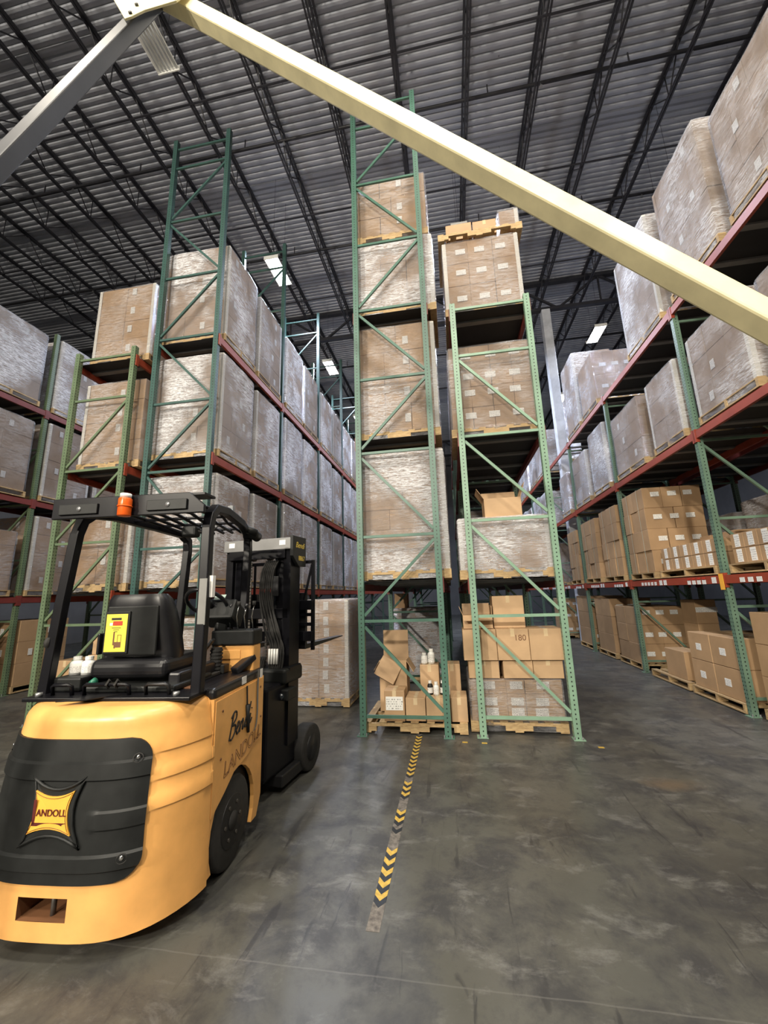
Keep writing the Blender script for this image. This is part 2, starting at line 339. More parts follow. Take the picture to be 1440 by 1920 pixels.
# ------------------------------------------------------------------ ceiling lamps
def lamp(x, y, lit, col, label, power=1.):
    z = 10.5; r = empty('high_bay_light', (x, y, z)); tag(r, label, 'ceiling light', 'high bay lights in rows')
    b = MB(); b.prism([(-.20, 0), (-.13, .09), (.13, .09), (.20, 0), (.185, 0), (.12, .075), (-.12, .075), (-.185, 0)], 'y', -.47, .47); b.build('housing', 'white_plastic', r)
    for s in (-1, 1): MB().bb(-.2, .2, s*.47-.008, s*.47+.008, -.01, .09).build('end_cap', 'white_plastic', r)
    for q in range(6): MB().cyl((-.15+.06*q, -.45, .02), (-.15+.06*q, .45, .02), .013, 8).build('lamp_tube', 'lamp_lit' if lit else 'lamp_off', r, True)
    for s in (-1, 1): MB().cyl((0, s*.35, .09), (0, s*.35, ZC+.03-z), .004, 6).build('hanger_wire', 'dark_steel', r)
    if lit:
        L = bpy.data.lights.new('lamp_glow', 'AREA'); L.shape = 'RECTANGLE'; L.size = .36; L.size_y = .9; L.energy = LAMP_W*power; L.color = col; L.spread = math.radians(170)
        lo = bpy.data.objects.new('lamp_glow', L); COL.objects.link(lo); lo.location = (0, 0, -.015); lo.parent = r
        U = bpy.data.lights.new('ceiling_fill', 'AREA'); U.shape = 'RECTANGLE'; U.size = .2; U.size_y = .9; U.energy = LAMP_W*UP; U.color = col  # added upward fill to brighten the roof deck; housing top is closed
        uo = bpy.data.objects.new('ceiling_fill', U); COL.objects.link(uo); uo.location = (0, 0, .11); uo.rotation_euler = (math.pi, 0, 0); uo.parent = r
rowsx = ((-4.2, 'above the tall left rack'), (.7, 'above the middle racks'), (5.56, 'above the right rack'))
ordn = ('first', 'second', 'third', 'fourth', 'fifth', 'sixth', 'seventh')
for x, wh in rowsx:
    for k in range(7):
        y = 3.98+4.84*(k-2)
        if k < 2: lb = 'white high bay ceiling light behind the camera, %s, %s' % (ordn[k], wh)
        else: lb = 'white high bay ceiling light %s, %s from the front' % (wh, ordn[k-2])
        off = (x < -4 and k == 2)
        if off: lb = 'unlit high bay ceiling light with bare tubes beside the cream beam end'
        lamp(x, y, not off, WARM if k <= 2 else COOL, lb, (1.4, 1.2, .4, 1.1, 1.15, .9, .7)[k]*(.6 if x > 5 else 1.))
# added unseen flood lamps behind the camera, put in to brighten the rack fronts
def flood(x, z, aim, label, power):
    r = empty('added_flood_lamp', (x, Y0, z)); tag(r, label, 'added wall lamp', 'added flood lamps on the wall behind the camera')
    MB().bb(-.06, .06, .002, .33, -.05, .05).build('wall_bracket', 'dark_steel', r)
    q = (Vector(aim)-Vector((x, Y0, z))).normalized(); R3 = q.to_track_quat('Y', 'Z').to_matrix()
    MB().box((0, .36, 0), (.7, .12, .5), R3).build('housing', 'dark_steel', r, bevel=.01)
    MB().box(Vector((0, .36, 0))+R3 @ Vector((0, .063, 0)), (.64, .006, .44), R3).build('lens', 'lamp_lit', r)
    Lg = bpy.data.lights.new('fill_flood_glow', 'AREA'); Lg.shape = 'RECTANGLE'; Lg.size = .64; Lg.size_y = .44; Lg.energy = power; Lg.color = WARM
    lo = bpy.data.objects.new('fill_flood_glow', Lg); COL.objects.link(lo); lo.parent = r; lo.location = Vector((0, .36, 0))+R3 @ Vector((0, .08, 0)); lo.rotation_euler = (-q).to_track_quat('Z', 'Y').to_euler()
flood(-9., 7.8, (-1., 6., 2.5), 'added unseen wall flood lamp at the left behind the camera', 1800.)
flood(-2.5, 8.0, (0., 6., 3.), 'added unseen wall flood lamp in the middle behind the camera', 1500.)
# ------------------------------------------------------------------ pallet racks
ZB = [.22, 1.37, 2.48, 3.68, 4.83, 6.0, 7.2, 8.4, 9.6, 10.05]
def beam_mesh(L, mat):
    k = ('beam', round(L, 3), mat)
    if k not in CACHE:
        b = MB().bb(-.022, .022, 0, L, -.115, -.022).bb(-.022, .010, 0, L, -.022, 0)
        for yy in (0, L): b.bb(-.027, .024, yy-.045 if yy else -.01, yy+.01 if yy else .045, -.17, .03)
        CACHE[k] = b.mesh('beam', mat)
    return CACHE[k]
def post_mesh(H, mat):
    k = ('post', round(H, 2), mat)
    if k not in CACHE: CACHE[k] = MB().bb(-.04, .04, -.0375, .0375, 0, H).mesh('post', mat)
    return CACHE[k]
def rack(label, xl, xr, ys, Hs, braces, pat, levels, col, beam='beam_red', bars=4):
    r = empty('pallet_rack', ((xl+xr)/2, ys[0], 0)); tag(r, label, 'pallet rack', 'pallet racks'); cx, cy = (xl+xr)/2, ys[0]
    hw = (xr-xl)/2; bm = 'brace_'+col
    for fi, yy in enumerate(ys):
        H = Hs[min(fi, len(Hs)-1)]; ly = yy-cy
        for s in (-1, 1):
            p = inst('post', post_mesh(H, 'post_'+col), r, (s*(hw-.04), ly, 0))
            bx('foot_plate', bm, p, -.075 if s < 0 else -.055, .055 if s < 0 else .075, -.06, .06, .001, .010)
            for q in (-1, 1): MB().cyl((q*.045, -.047, .01), (q*.045, -.047, .04), .009, 8).build('anchor_bolt', 'galvanised', p)
        zs = [z for z in braces if z < H-.02]
        for i, z in enumerate(zs):
            bx('brace', bm, r, -hw+.08, hw-.08, ly-.015, ly+.015, z-.018, z+.018)
            if i+1 < len(zs) and zs[i+1]-z > .85:
                z0, z1 = z+.07, zs[i+1]-.07
                up = {'zig': i % 2 == 1, 'same': False, 'mirror': True}[pat]     # True: rises to the right
                a, c = ((-hw+.08, ly, z0), (hw-.08, ly, z1)) if up else ((-hw+.08, ly, z1), (hw-.08, ly, z0))
                d = Vector(c)-Vector(a)
                inst('brace', unit(bm), r, ((a[0]+c[0])/2, ly, (a[2]+c[2])/2), (d.length, .03, .036), (0, -math.atan2(d.z, d.x), 0))
    for k in range(len(ys)-1):
        L = ys[k+1]-ys[k]
        for z in levels[k] if isinstance(levels, dict) else levels:
            for s in (-1, 1): 
                o = inst('beam', beam_mesh(L, beam), r, (s*(hw-.012), ys[k]-cy, z), (-s, 1, 1))
            if not (xl < 3.9 < xr and ys[k] < 13.9 < ys[k+1]): bx('wire_deck', 'wire_deck', r, -hw+.012, hw-.012, ys[k]-cy+.04, ys[k]-cy+L-.04, z-.0018, z+.0006)
            for q in range(bars):
                yy = ys[k]-cy+L*(q+.5)/bars
                if xl < 3.9 < xr and abs(yy+cy-13.9) < .3: continue
                bx('support_bar', 'bar_grey', r, -hw+.012, hw-.012, yy-.045, yy+.045, z-.03, z-.002)
    return r
LV = [1.88, 3.90, 5.95]
F = 5.28; BY = 2.515
YA = [F+BY*k for k in range(5)]
rack('tall dark green end frame rack in the middle with a zigzag of braces', -1.25, -.13, YA, [10.15], ZB, 'zig', LV, 'dark_green', 'beam_dark_red')
ZBs = [.22, 1.40, 2.63, 3.82, 5.06, 5.83]
rack('shorter sage green rack right of the middle with parallel diagonal braces', .205, 1.345, [F+.05+BY*k for k in range(5)], [5.92], ZBs, 'same', [1.85, 3.85, 5.82], 'sage_green', 'beam_dark_red')
YL2 = [F+BY*k for k in range(8)]
rack('tall teal green rack lining the left aisle behind the forklift', -4.68, -3.52, YL2, [10.25], ZB, 'zig', LV, 'teal_green')
rack('shorter olive green rack back to back with the tall left rack', -6.20, -5.03, [F+BY*k for k in range(4)], [5.96], ZBs, 'mirror', [1.86, 3.85, 5.78], 'olive_green')
rack('rack at the far left edge with dark red beams', -9.87, -8.73, [4.2+2.72*k for k in range(4)], [7.9], ZBs, 'mirror', LV, 'olive_green', 'beam_dark_red')
YR = [3.35+3.0*k for k in range(7)]
RR = rack('long green rack with red beams along the right aisle', 3.72, 4.82, YR, [6.12], ZBs, 'same', [1.83, 3.96, 6.06], 'mid_green', bars=5)
rack('second right hand rack standing behind the right aisle rack', 4.98, 6.08, [3.35+3.0*k for k in range(5)], [8.0], ZBs, 'same', [1.83, 3.96, 6.06], 'mid_green', 'beam_dark_red', bars=5)
# location stickers on the lowest beam of the right rack and on other beams
def stickers(parent, xface, ylist, z, w=.07, h=.055, side=-1, mat='print_label'):
    for yy in ylist: bx('location_sticker', mat, parent, xface-.002, xface+.001, yy-w/2, yy+w/2, z-h/2, z+h/2)
for k in range(1, 5):
    b0 = YR[k]-YR[0]
    stickers(RR, -.566, [b0+.18], 1.765, .10, .085); stickers(RR, -.566, [b0+.42+.13*q for q in range(4)], 1.745, .09, .06); stickers(RR, -.566, [b0+.42+.13*q for q in range(4)], 1.80, .07, .018, mat='sticker_red')
    stickers(RR, -.566, [b0+1.55, b0+1.7], 1.765, .10, .085); stickers(RR, -.566, [b0+1.9+.13*q for q in range(5)], 1.755, .08, .06)
stickers(RR, -.566, [2.3, 2.45, 2.6, 1.7, 1.9], 1.755, .09, .06)
bx('tape_band', 'badge_yellow', RR, -.578, -.574, 2.955, 3.045, 1.63, 1.85)
# ------------------------------------------------------------------ pallets and loads
def stringer_mesh():
    if 'str' not in CACHE:
        b = MB().bb(-.5, .5, -.5, .5, .15, .5); b.bb(-.5, -.37, -.5, .5, -.5, .15).bb(-.14, .14, -.5, .5, -.5, .15).bb(.37, .5, -.5, .5, -.5, .15); CACHE['str'] = b.mesh('stringer', 'pallet_wood')
    return CACHE['str']
def pallet_parts(r, W, D, detail=True):
    for s in (-1, 0, 1): inst('stringer', stringer_mesh(), r, (0, s*(D/2-.022), .0745), (W, .042, .087))
    n = 7 if detail else 5
    for i in range(n):
        bw = .095 if detail else .12; x = -W/2+bw/2+(W-bw)*i/(n-1)
        bx('deck_board', 'pallet_wood', r, x-bw/2, x+bw/2, -D/2, D/2, .118, .136)
    for s in (-1, 0, 1):
        x = s*(W/2-.05); bx('deck_board', 'pallet_wood', r, x-.05, x+.05, -D/2, D/2, .013, .031)
def wrap_mesh(var, mat):
    k = ('wrap', var, mat)
    if k in CACHE: return CACHE[k]
    rg = random.Random(var*13+1); N = 40; rows = []
    ph = [rg.uniform(0, 6.28) for _ in range(6)]
    zs = [0, .03, .1, .2, .32, .44, .56, .68, .8, .9, .965, .992, 1.0]
    for zi, z in enumerate(zs):
        row = []; ins = 0 if z < .97 else (.012 if z < .995 else .05)
        for i in range(N):
            t = i/N*4; sd = int(t) % 4; u = t-int(t); e = .5-ins; cr = .018
            p = [(-e+2*e*u, -e), (e, -e+2*e*u), (e-2*e*u, e), (-e, e-2*e*u)][sd]
            if u == 0: p = (p[0]*(1-cr), p[1]*(1-cr))
            d = .006*math.sin(7*z+ph[sd]+5*u)+.005*math.sin(15*u+ph[4]+9*z)
            nrm = [(0, -1), (1, 0), (0, 1), (-1, 0)][sd]; pull = (.008 if z < .04 else 0)
            d = max(d, -.006)*math.sin(math.pi*u)
            row.append((p[0]+nrm[0]*(d-pull), p[1]+nrm[1]*(d-pull), z))
        rows.append(row)
    CACHE[k] = MB().grid(rows, True).mesh('stretch_wrap', mat, True); return CACHE[k]
NL = [0]
def load(x0, x1, y0, y1, zb, zt, n, label, group=None, mat='carton', wrap='stretch_film', labels=0, corners='', detail=True, lab_side='fx', rz=0., jitter=.004, cat='pallet load', name='wrapped_pallet_load', straps=False, pallet=True):
    NL[0] += 1; rg = random.Random(NL[0]); W, D, H = x1-x0, y1-y0, zt-zb
    r = empty(name, ((x0+x1)/2, (y0+y1)/2, zb), rz); tag(r, label, cat, group)
    if pallet: pallet_parts(r, W, D, detail)
    z0 = .137 if pallet else .0; nx, ny, nz = n; w, d = W-.05, D-.05; h = H-z0-.012
    me = unit(mat, 'carton')
    for k in range(nz):
        fl = (k % 2 == 1 and nx != ny and rg.random() < .6)
        ax, ay = (ny, nx) if fl and max(nx, ny) < 4 else (nx, ny)
        for i in range(ax):
            for j in range(ay):
                if 0 < i < ax-1 and 0 < j < ay-1 and k < nz-1: continue
                jx, jy = rg.uniform(-jitter, jitter), rg.uniform(-jitter, jitter)
                inst('carton', me, r, (-w/2+w*(i+.5)/ax+jx, -d/2+d*(j+.5)/ay+jy, z0+h*(k+.5)/nz), (w/ax-.003, d/ay-.003, h/nz-.0025))
    if labels:
        for k in range(nz):
            zc = z0+h*(k+.5)/nz+h/nz*rg.uniform(-.12, .2)
            lw, lh = (.085, .13) if labels == 1 else (.15, .09)
            if 'f' in lab_side:
                xs = [w*.12] if labels == 1 else [-w*.28, 0, w*.28]
                for x in xs:
                    x += rg.uniform(-.02, .02); bx('shipping_label', 'print_label', r, x-lw/2, x+lw/2, -d/2-.008, -d/2-.005, zc-lh/2, zc+lh/2)
            for ch, sx in (('r', 1), ('x', 1), ('l', -1)):
                if ch in lab_side:
                    yy = d*rg.choice((-.25, .1, .22)); x = sx*(w/2+.0065); bx('shipping_label', 'print_label', r, x-.0015, x+.0015, yy-lw/2, yy+lw/2, zc-lh/2, zc+lh/2)
    cm = {'w': 'corner_board', 'b': 'corner_brown'}
    for ch in corners.split():
        sx, sy = {'fl': (-1, -1), 'fr': (1, -1), 'bl': (-1, 1), 'br': (1, 1)}[ch[:2]]; mt = cm[ch[2]] if len(ch) > 2 else 'corner_board'
        k = ('corner', sx, sy, mt)
        if k not in CACHE:
            q = MB(); q.bb(0, -sx*.055, 0, sy*.004, 0, 1); q.bb(0, sx*.004, 0, -sy*.055, 0, 1); CACHE[k] = q.mesh('corner_board', mt)
        inst('corner_board', CACHE[k], r, (sx*(w/2+.007), sy*(d/2+.007), z0), (1, 1, h*.99))
    if wrap:
        zz = .02 if pallet else -.0
        inst('stretch_wrap', wrap_mesh(NL[0] % 6, wrap), r, (0, 0, zz), (w+.045, d+.045, H-zz+.004))
    if straps:
        for yy in (-d*.25, d*.25):
            b = MB(); e = w/2+.009
            b.bb(-e-.0015, -e+.0015, yy-.008, yy+.008, z0, z0+h).bb(e-.0015, e+.0015, yy-.008, yy+.008, z0, z0+h).bb(-e, e, yy-.008, yy+.008, z0+h+.004, z0+h+.007); b.build('strap', 'strap_plastic', r)
    return r
lvn = ('lowest shelf', 'middle shelf', 'top shelf')
# tall left rack: the whole aisle
tops = {0: [3.66, 3.62, 3.74, 3.72, 3.7, 3.66, 3.7, 3.72], 1: [5.76, 5.70, 5.74, 5.68, 5.75, 5.7, 5.72, 5.7], 2: [7.88, 7.80, 7.80, 7.76, 7.70, 7.7, 7.68, 7.7]}
corn = {0: 'fr', 1: 'fr frb', 2: 'fr'}
for lv in range(3):
    for s in range(12):
        bay, q = divmod(s, 2); y0 = F+BY*bay+.14+q*1.17
        tz = tops[lv][s % 8]+(.0 if s < 8 else -.05)
        load(-4.72, -3.50, y0, y0+1.06, LV[lv]+.004, tz, (3, 2, 4) if (s+lv) % 3 else (2, 2, 4), 'wrapped pallet, %s of the tall left rack, %s from the front' % (lvn[lv], ordn[s] if s < 7 else ('eighth', 'ninth', 'tenth', 'eleventh', 'twelfth')[s-7]),
             'pallet loads in the tall left rack', ('carton', 'carton_grey')[(s+lv) % 2], 'stretch_film_milky' if (lv == 1 or s % 2 == 0) else 'stretch_film', labels=1 if s < 6 else 0, corners=('fr', 'fr br', 'fl fr')[s % 3], detail=s < 4, lab_side='r' if s else 'fr')
# floor level of the tall left rack (behind the truck)
for s in range(4):
    bay, q = divmod(s, 2); y0 = F+BY*bay+.14+q*1.17
    load(-4.70, -3.54, y0, y0+1.04, .002, 1.45-.12*s, (2, 2, 3), 'carton pallet on the floor under the tall left rack, %s from the front' % ordn[s], 'floor pallets of the left racks', 'carton', 'stretch_film', labels=1, detail=False)
# olive rack, front loads and the ones behind
for lv, (za, zt, nn, cn) in enumerate(((1.864, 3.2, (2, 2, 2), 'fr'), (3.854, 5.46, (3, 2, 4), 'fl'), (5.784, 7.36, (2, 2, 4), 'fl fr'))):
    for s in range(3):
        bay, q = divmod(s, 2); y0 = F+BY*bay+.14+q*1.17
        load(-6.10, -4.92, y0, y0+1.04, za, zt-.07*s, nn, 'brown carton pallet on the %s of the olive rack, %s from the front' % (lvn[lv], ordn[s]), 'pallet loads in the olive rack', 'carton_light' if lv else 'carton', 'stretch_film_clear', labels=1 if s == 0 else 0, corners=cn if s == 0 else '', detail=s == 0, lab_side='f')
# far left rack
for lv, row in enumerate((((4.28, 3.3), (5.56, 3.2), (7.0, 3.60), (8.3, 3.4)), ((4.28, 5.5), (5.56, 5.62), (7.0, 5.74), (8.3, 5.7)), ((4.28, 7.6), (5.56, 7.72), (7.0, 7.82), (8.3, 7.7)))):
    for s, (y0, zt) in enumerate(row):
        load(-9.9, -8.70, y0, y0+1.15, LV[lv]+.004, zt, (2, 2, 4), 'carton pallet on the %s of the far left rack, %s from the camera' % (lvn[lv], ordn[s]), 'pallet loads in the far left rack', 'carton_grey' if lv else 'carton', 'stretch_film_milky' if lv == 2 else 'stretch_film_clear', labels=1, corners='fr br' if s != 1 else 'fr', detail=False, lab_side='fr')
load(-9.85, -8.72, 7.02, 8.12, .002, 1.42, (2, 2, 3), 'stack of big brown cartons on the floor of the far left rack', None, 'carton', None, labels=1, lab_side='fr', cat='carton stack', name='carton_stack')
load(-9.85, -8.72, 5.5, 6.6, .002, 1.30, (2, 2, 2), 'brown carton stack at the left picture edge on the floor', None, 'carton', None, labels=1, lab_side='fr', cat='carton stack', name='carton_stack')
# middle tall rack, front bay
load(-1.24, -.01, F+.13, F+1.15, 1.884, 3.74, (3, 2, 6), 'tall thickly wrapped pale carton pallet low in the middle rack front', 'front pallets of the middle racks', 'carton_light', 'stretch_film_milky', labels=1, corners='fr br', lab_side='r')
load(-1.24, -.03, F+.13, F+1.15, 3.904, 5.80, (3, 2, 4), 'wrapped brown carton pallet halfway up the middle rack front', 'front pallets of the middle racks', 'carton_light', 'stretch_film', labels=1, corners='fr', lab_side='f')
load(-1.27, .02, F+.13, F+1.15, 5.954, 7.38, (3, 2, 3), 'cloudy wrapped carton pallet under another one at the rack top', 'front pallets of the middle racks', 'carton', 'stretch_film_milky', labels=0, corners='fr')
load(-1.22, -.03, F+.16, F+1.12, 7.39, 8.66, (3, 2, 3), 'highest carton pallet of the middle rack, stacked on another pallet', 'front pallets of the middle racks', 'carton_light', 'stretch_film_clear', labels=1, corners='br', lab_side='f')
for lv in range(3):
    for s in range(1, 5):
        bay, q = divmod(s, 2); y0 = F+BY*bay+.14+q*1.17
        load(-1.24, -.06, y0, y0+1.04, LV[lv]+.004, (3.66, 5.66, 7.55)[lv], (2, 2, 4), 'wrapped pallet on the %s of the tall middle rack, %s from the front' % (lvn[lv], ordn[s]), 'hidden loads of the middle racks', 'carton_grey', 'stretch_film', corners='fl', detail=False)
load(-1.25, -.20, 8.25, 9.3, .002, 1.42, (4, 4, 9), 'glossy wrapped pallet of many small boxes on the floor behind the middle frame', None, 'carton_light', 'stretch_film_milky', labels=2, lab_side='f')
# sage rack, front bay
G = F+.05
load(.10, 1.31, G+.13, G+1.12, 1.854, 2.70, (3, 2, 2), 'low glossy wrapped carton pallet with an open box on it', 'front pallets of the middle racks', 'carton', 'stretch_film_milky', corners='fl fr', lab_side='f')
load(.12, 1.36, G+.13, G+1.12, 3.854, 5.31, (4, 2, 4), 'wrapped brown carton pallet halfway up the sage green rack front', 'front pallets of the middle racks', 'carton', 'stretch_film', labels=2, corners='frb', lab_side='f')
load(.15, 1.34, G+.13, G+1.12, 5.824, 7.18, (3, 2, 3), 'brown carton pallet with three labels on top of the sage rack', 'front pallets of the middle racks', 'carton', 'stretch_film_clear', labels=2, corners='fl fr', lab_side='f')
pr_ = empty('wooden_pallet', (.76, G+.62, 7.19)); tag(pr_, 'loose wooden pallet lying on the top load of the sage rack', 'pallet'); pallet_parts(pr_, 1.30, 1.0)
for lv in range(3):
    for s in range(2, 5):
        bay, q = divmod(s, 2); y0 = G+BY*bay+.14+q*1.17
        if lv == 1: continue
        load(.18, 1.36, y0, y0+1.04, (1.85, 3.85, 5.82)[lv]+.004, (3.3, 5.3, 7.2)[lv], (2, 2, 3), 'carton pallet on the %s of the sage rack, %s from the front' % (lvn[lv], ordn[s]), 'hidden loads of the middle racks', 'carton_grey', 'stretch_film', detail=False)
load(.11, 1.26, G+.14, G+1.15, .002, .62, (5, 3, 3), 'low wrapped pallet of labelled cartons on the floor in the sage rack', None, 'carton_light', 'stretch_film_clear', labels=2, lab_side='f')
# pallet load on the floor in the aisle behind the forklift
load(-2.72, -1.70, 6.46, 7.5, .002, 1.66, (2, 2, 7), 'tall wrapped carton pallet on the floor in the aisle behind the forks', None, 'carton_light', 'stretch_film', labels=1, corners='fr', lab_side='f')
# right rack
RL = [1.83, 3.96, 6.06]
def rload(y0, y1, lv, zt, n, what, **kw):
    a = dict(mat='carton_grey', wrap='stretch_film', labels=0, lab_side='l'); a.update(kw)
    load(3.70, 4.76, y0, y1, RL[lv]+.004, zt, n, what, 'pallet loads in the right rack', **a)
rload(3.55, 4.83, 2, 7.75, (2, 4, 4), 'big wrapped carton pallet in the upper right corner of the picture', labels=1)
rload(5.05, 6.22, 2, 8.15, (2, 4, 5), 'tall carton pallet crossed by the cream beam on the top right rack level', labels=1, corners='blb')
rload(6.56, 7.86, 2, 8.2, (2, 3, 4), 'wrapped pallet just below the cream beam on the top right rack level', corners='fl bl', wrap='stretch_film_milky')
rload(9.62, 10.75, 2, 7.45, (4, 3, 2), 'low wide carton pallet on the top right rack level past the gap', mat='carton', labels=2, lab_side='f')
rload(10.95, 12.1, 2, 8.3, (2, 2, 4), 'tall shiny pallet left of the low one on the top right rack level', mat='carton', corners='fl', wrap='stretch_film_milky')
load(4.22, 4.78, 14.3, 15.1, 6.064, 8.4, (2, 2, 4), 'wrapped pallet on the top right rack level just past the column', 'pallet loads in the right rack', 'carton_grey', 'stretch_film_milky', detail=False)
rload(3.6, 4.75, 1, 5.2, (2, 3, 3), 'wrapped pallet at the right picture edge on the middle right rack level', labels=1)
rload(4.98, 6.15, 1, 5.34, (2, 3, 3), 'wrapped pallet with white corner boards beside the second right rack post', labels=1, corners='fl bl')
rload(6.52, 7.5, 1, 5.32, (2, 2, 3), 'wrapped pallet right behind the second right rack post, middle level', corners='fl bl', wrap='stretch_film')
rload(7.85, 9.15, 1, 5.36, (2, 3, 3), 'rounded wrapped pallet before the third right rack post, middle level', wrap='stretch_film_clear', labels=1)
rload(9.6, 10.65, 1, 5.6, (2, 2, 3), 'shiny wrapped pallet after the third right rack post, middle level', wrap='stretch_film_milky', corners='fl')
rload(10.95, 12.15, 1, 5.4, (2, 2, 3), 'grey wrapped pallet next to the fourth right rack post, middle level', corners='fl')
rload(12.75, 13.65, 1, 5.3, (2, 2, 3), 'wrapped pallet beyond the fourth right rack post, middle level', wrap='stretch_film_milky', detail=False)
rload(8.22, 9.22, 0, 3.60, (2, 3, 4), 'strapped stack of brown cartons on the low beam of the right rack', mat='carton', wrap=None, labels=2, lab_side='f', straps=True, jitter=.012, cat='carton stack', name='strapped_carton_stack')
rload(9.58, 10.7, 0, 3.56, (2, 3, 4), 'second strapped carton stack further along the low right beam', mat='carton', wrap=None, labels=2, lab_side='f', straps=True, jitter=.012, cat='carton stack', name='strapped_carton_stack')
rload(11.0, 12.15, 0, 3.52, (2, 3, 4), 'third strapped carton stack further along the low right beam', mat='carton', wrap=None, straps=True, jitter=.012, cat='carton stack', name='strapped_carton_stack', detail=False)
rload(12.6, 13.6, 0, 3.45, (2, 2, 4), 'fourth strapped carton stack near the column on the low right beam', mat='carton', wrap=None, straps=True, jitter=.012, cat='carton stack', name='strapped_carton_stack', detail=False)
for lv in range(3):
    for s, y0 in enumerate((15.6, 17.0, 18.6, 20.0)):
        load(3.70, 4.76, y0, y0+1.15, RL[lv]+.004, (3.4, 5.4, 7.9)[lv]+.1*(s % 2), (2, 2, 4), 'distant wrapped pallet on the %s of the right rack, %s past the column' % (lvn[lv], ordn[s]), 'pallet loads in the right rack', 'carton_grey', 'stretch_film_milky' if lv else 'stretch_film', detail=False)
# second right rack (seen through the first)
for lv in range(3):
    for s, y0 in enumerate((3.6, 5.0, 6.6, 8.0, 9.6)):
        if lv == 0 and s == 1: continue
        load(5.02, 6.05, y0, y0+1.15, RL[lv]+.004, (3.1, 5.2, 7.6)[lv]-.12*(s % 2), (2, 2, 3), 'wrapped pallet on the %s of the rear right rack, %s from the camera' % (lvn[lv], ordn[s]), 'pallet loads in the rear right rack', 'carton_grey', 'stretch_film_milky', detail=False)
# ------------------------------------------------------------------ loose cartons and small things
def carton_thing(x0, x1, y0, y1, z0, z1, label, group=None, mat='carton_light', tape=True, rz=0., lab=None):
    r = empty('carton', ((x0+x1)/2, (y0+y1)/2, z0), rz); tag(r, label, 'carton', group); W, D, H = x1-x0, y1-y0, z1-z0
    bx('box_body', mat, r, -W/2, W/2, -D/2, D/2, 0, H, 'carton')
    if tape:
        bx('packing_tape', 'clear_tape', r, -.024, .024, -D/2+.02, D/2-.02, H-.001, H+.0012)
        bx('packing_tape', 'clear_tape', r, -.024, .024, -D/2-.0014, -D/2+.001, H-min(.09, H*.3), H+.001)
    if lab:
        for lx, lz, lw, lh, fc in lab:
            if fc == 'f': bx('shipping_label', 'print_label', r, lx-lw/2, lx+lw/2, -D/2-.003, -D/2, lz-lh/2, lz+lh/2)
            else: bx('shipping_label', 'print_label', r, -W/2-.003, -W/2, lx-lw/2, lx+lw/2, lz-lh/2, lz+lh/2)
    return r
def open_carton(x0, x1, y0, y1, z0, z1, flaps, label, mat='carton_light', rz=0.):
    r = empty('open_carton', ((x0+x1)/2, (y0+y1)/2, z0), rz); tag(r, label, 'carton'); W, D, H = x1-x0, y1-y0, z1-z0; t = .006
    bx('bottom_panel', 'carton_inside', r, -W/2, W/2, -D/2, D/2, 0, t)
    for a in ((-W/2, W/2, -D/2, -D/2+t), (-W/2, W/2, D/2-t, D/2), (-W/2, -W/2+t, -D/2+t, D/2-t), (W/2-t, W/2, -D/2+t, D/2-t)): bx('side_panel', mat, r, *a, t, H)
    for sd, ang, ln in flaps:
        c, s_ = math.cos(ang), math.sin(ang)
        if sd in 'fb':
            sg = -1 if sd == 'f' else 1; b = MB().bar((0, sg*(D/2-t/2), H), (0, sg*(D/2-t/2+ln*c), H+ln*s_), W*.98, t)
        else:
            sg = -1 if sd == 'l' else 1; b = MB().bar((sg*(W/2-t/2), 0, H), (sg*(W/2-t/2+ln*c), 0, H+ln*s_), D*.96, t)
        b.build('flap', mat, r)
    return r
def bottle(x, y, z, h, rad, body, cap, label, group):
    r = empty('bottle', (x, y, z)); tag(r, label, 'bottle', group)
    pr = [(0, 0), (rad, 0), (rad, h*.62), (rad*.9, h*.72), (rad*.5, h*.80), (rad*.5, h*.86)]
    N = 14; MB().grid([[(q*math.cos(6.2832*i/N), q*math.sin(6.2832*i/N), zz) for i in range(N)] for q, zz in pr], True).build('bottle_body', body, r, True)
    MB().cyl((0, 0, h*.82), (0, 0, h), rad*.62, 14).build('cap', cap, r)
    MB().cyl((0, 0, h*.12), (0, 0, h*.52), rad*1.01, 14).build('bottle_label', 'print_label', r)
# floor of the tall middle rack
pm = empty('wooden_pallet', (-.58, F+.58, .002)); tag(pm, 'worn wooden pallet on the floor inside the tall middle rack', 'pallet'); pallet_parts(pm, 1.30, 1.02)
Z = .139
carton_thing(-.96, -.70, F+.10, F+.40, Z, .50, 'small carton with a big white flyer on its front, on the middle pallet', lab=[(0, .21, .22, .16, 'f')], mat='carton')
oc = open_carton(-1.09, -.71, F+.53, F+.87, Z, .80, [('l', -1.0, .16), ('r', -1.0, .18), ('b', 1.5, .38)], 'tall open carton with its back flap standing up behind the flyer box')
fq = MB().bar((0, -.17, 0), (0, -.25, -.26), .30, .006).build('flap', 'carton_light', oc, loc=(0, 0, .66)); fq.rotation_euler = (0, .5, 0)
carton_thing(-.69, -.44, F+.12, F+.50, Z, .41, 'short brown carton right of the flyer box on the middle pallet')
carton_thing(-.43, -.13, F+.12, F+.50, Z, .415, 'brown carton in the front middle of the pallet under the small bottles')
carton_thing(-.12, .08, F+.12, F+.50, Z, .42, 'brown carton at the right front corner of the middle pallet')
carton_thing(-.53, -.27, F+.58, F+.86, Z, .73, 'upright brown carton carrying two white jugs')
carton_thing(-.20, .02, F+.58, F+.88, Z, .74, 'upright brown carton partly behind the right post of the middle frame')
for i, (x, y, h, r_, bd) in enumerate(((-.47, F+.66, .15, .045, 'white_plastic'), (-.37, F+.68, .20, .05, 'white_plastic'))): bottle(x, y, .732, h, r_, bd, 'white_plastic', ('short white jug on the upright carton', 'taller white jug on the upright carton')[i], 'white bottles on the middle pallet')
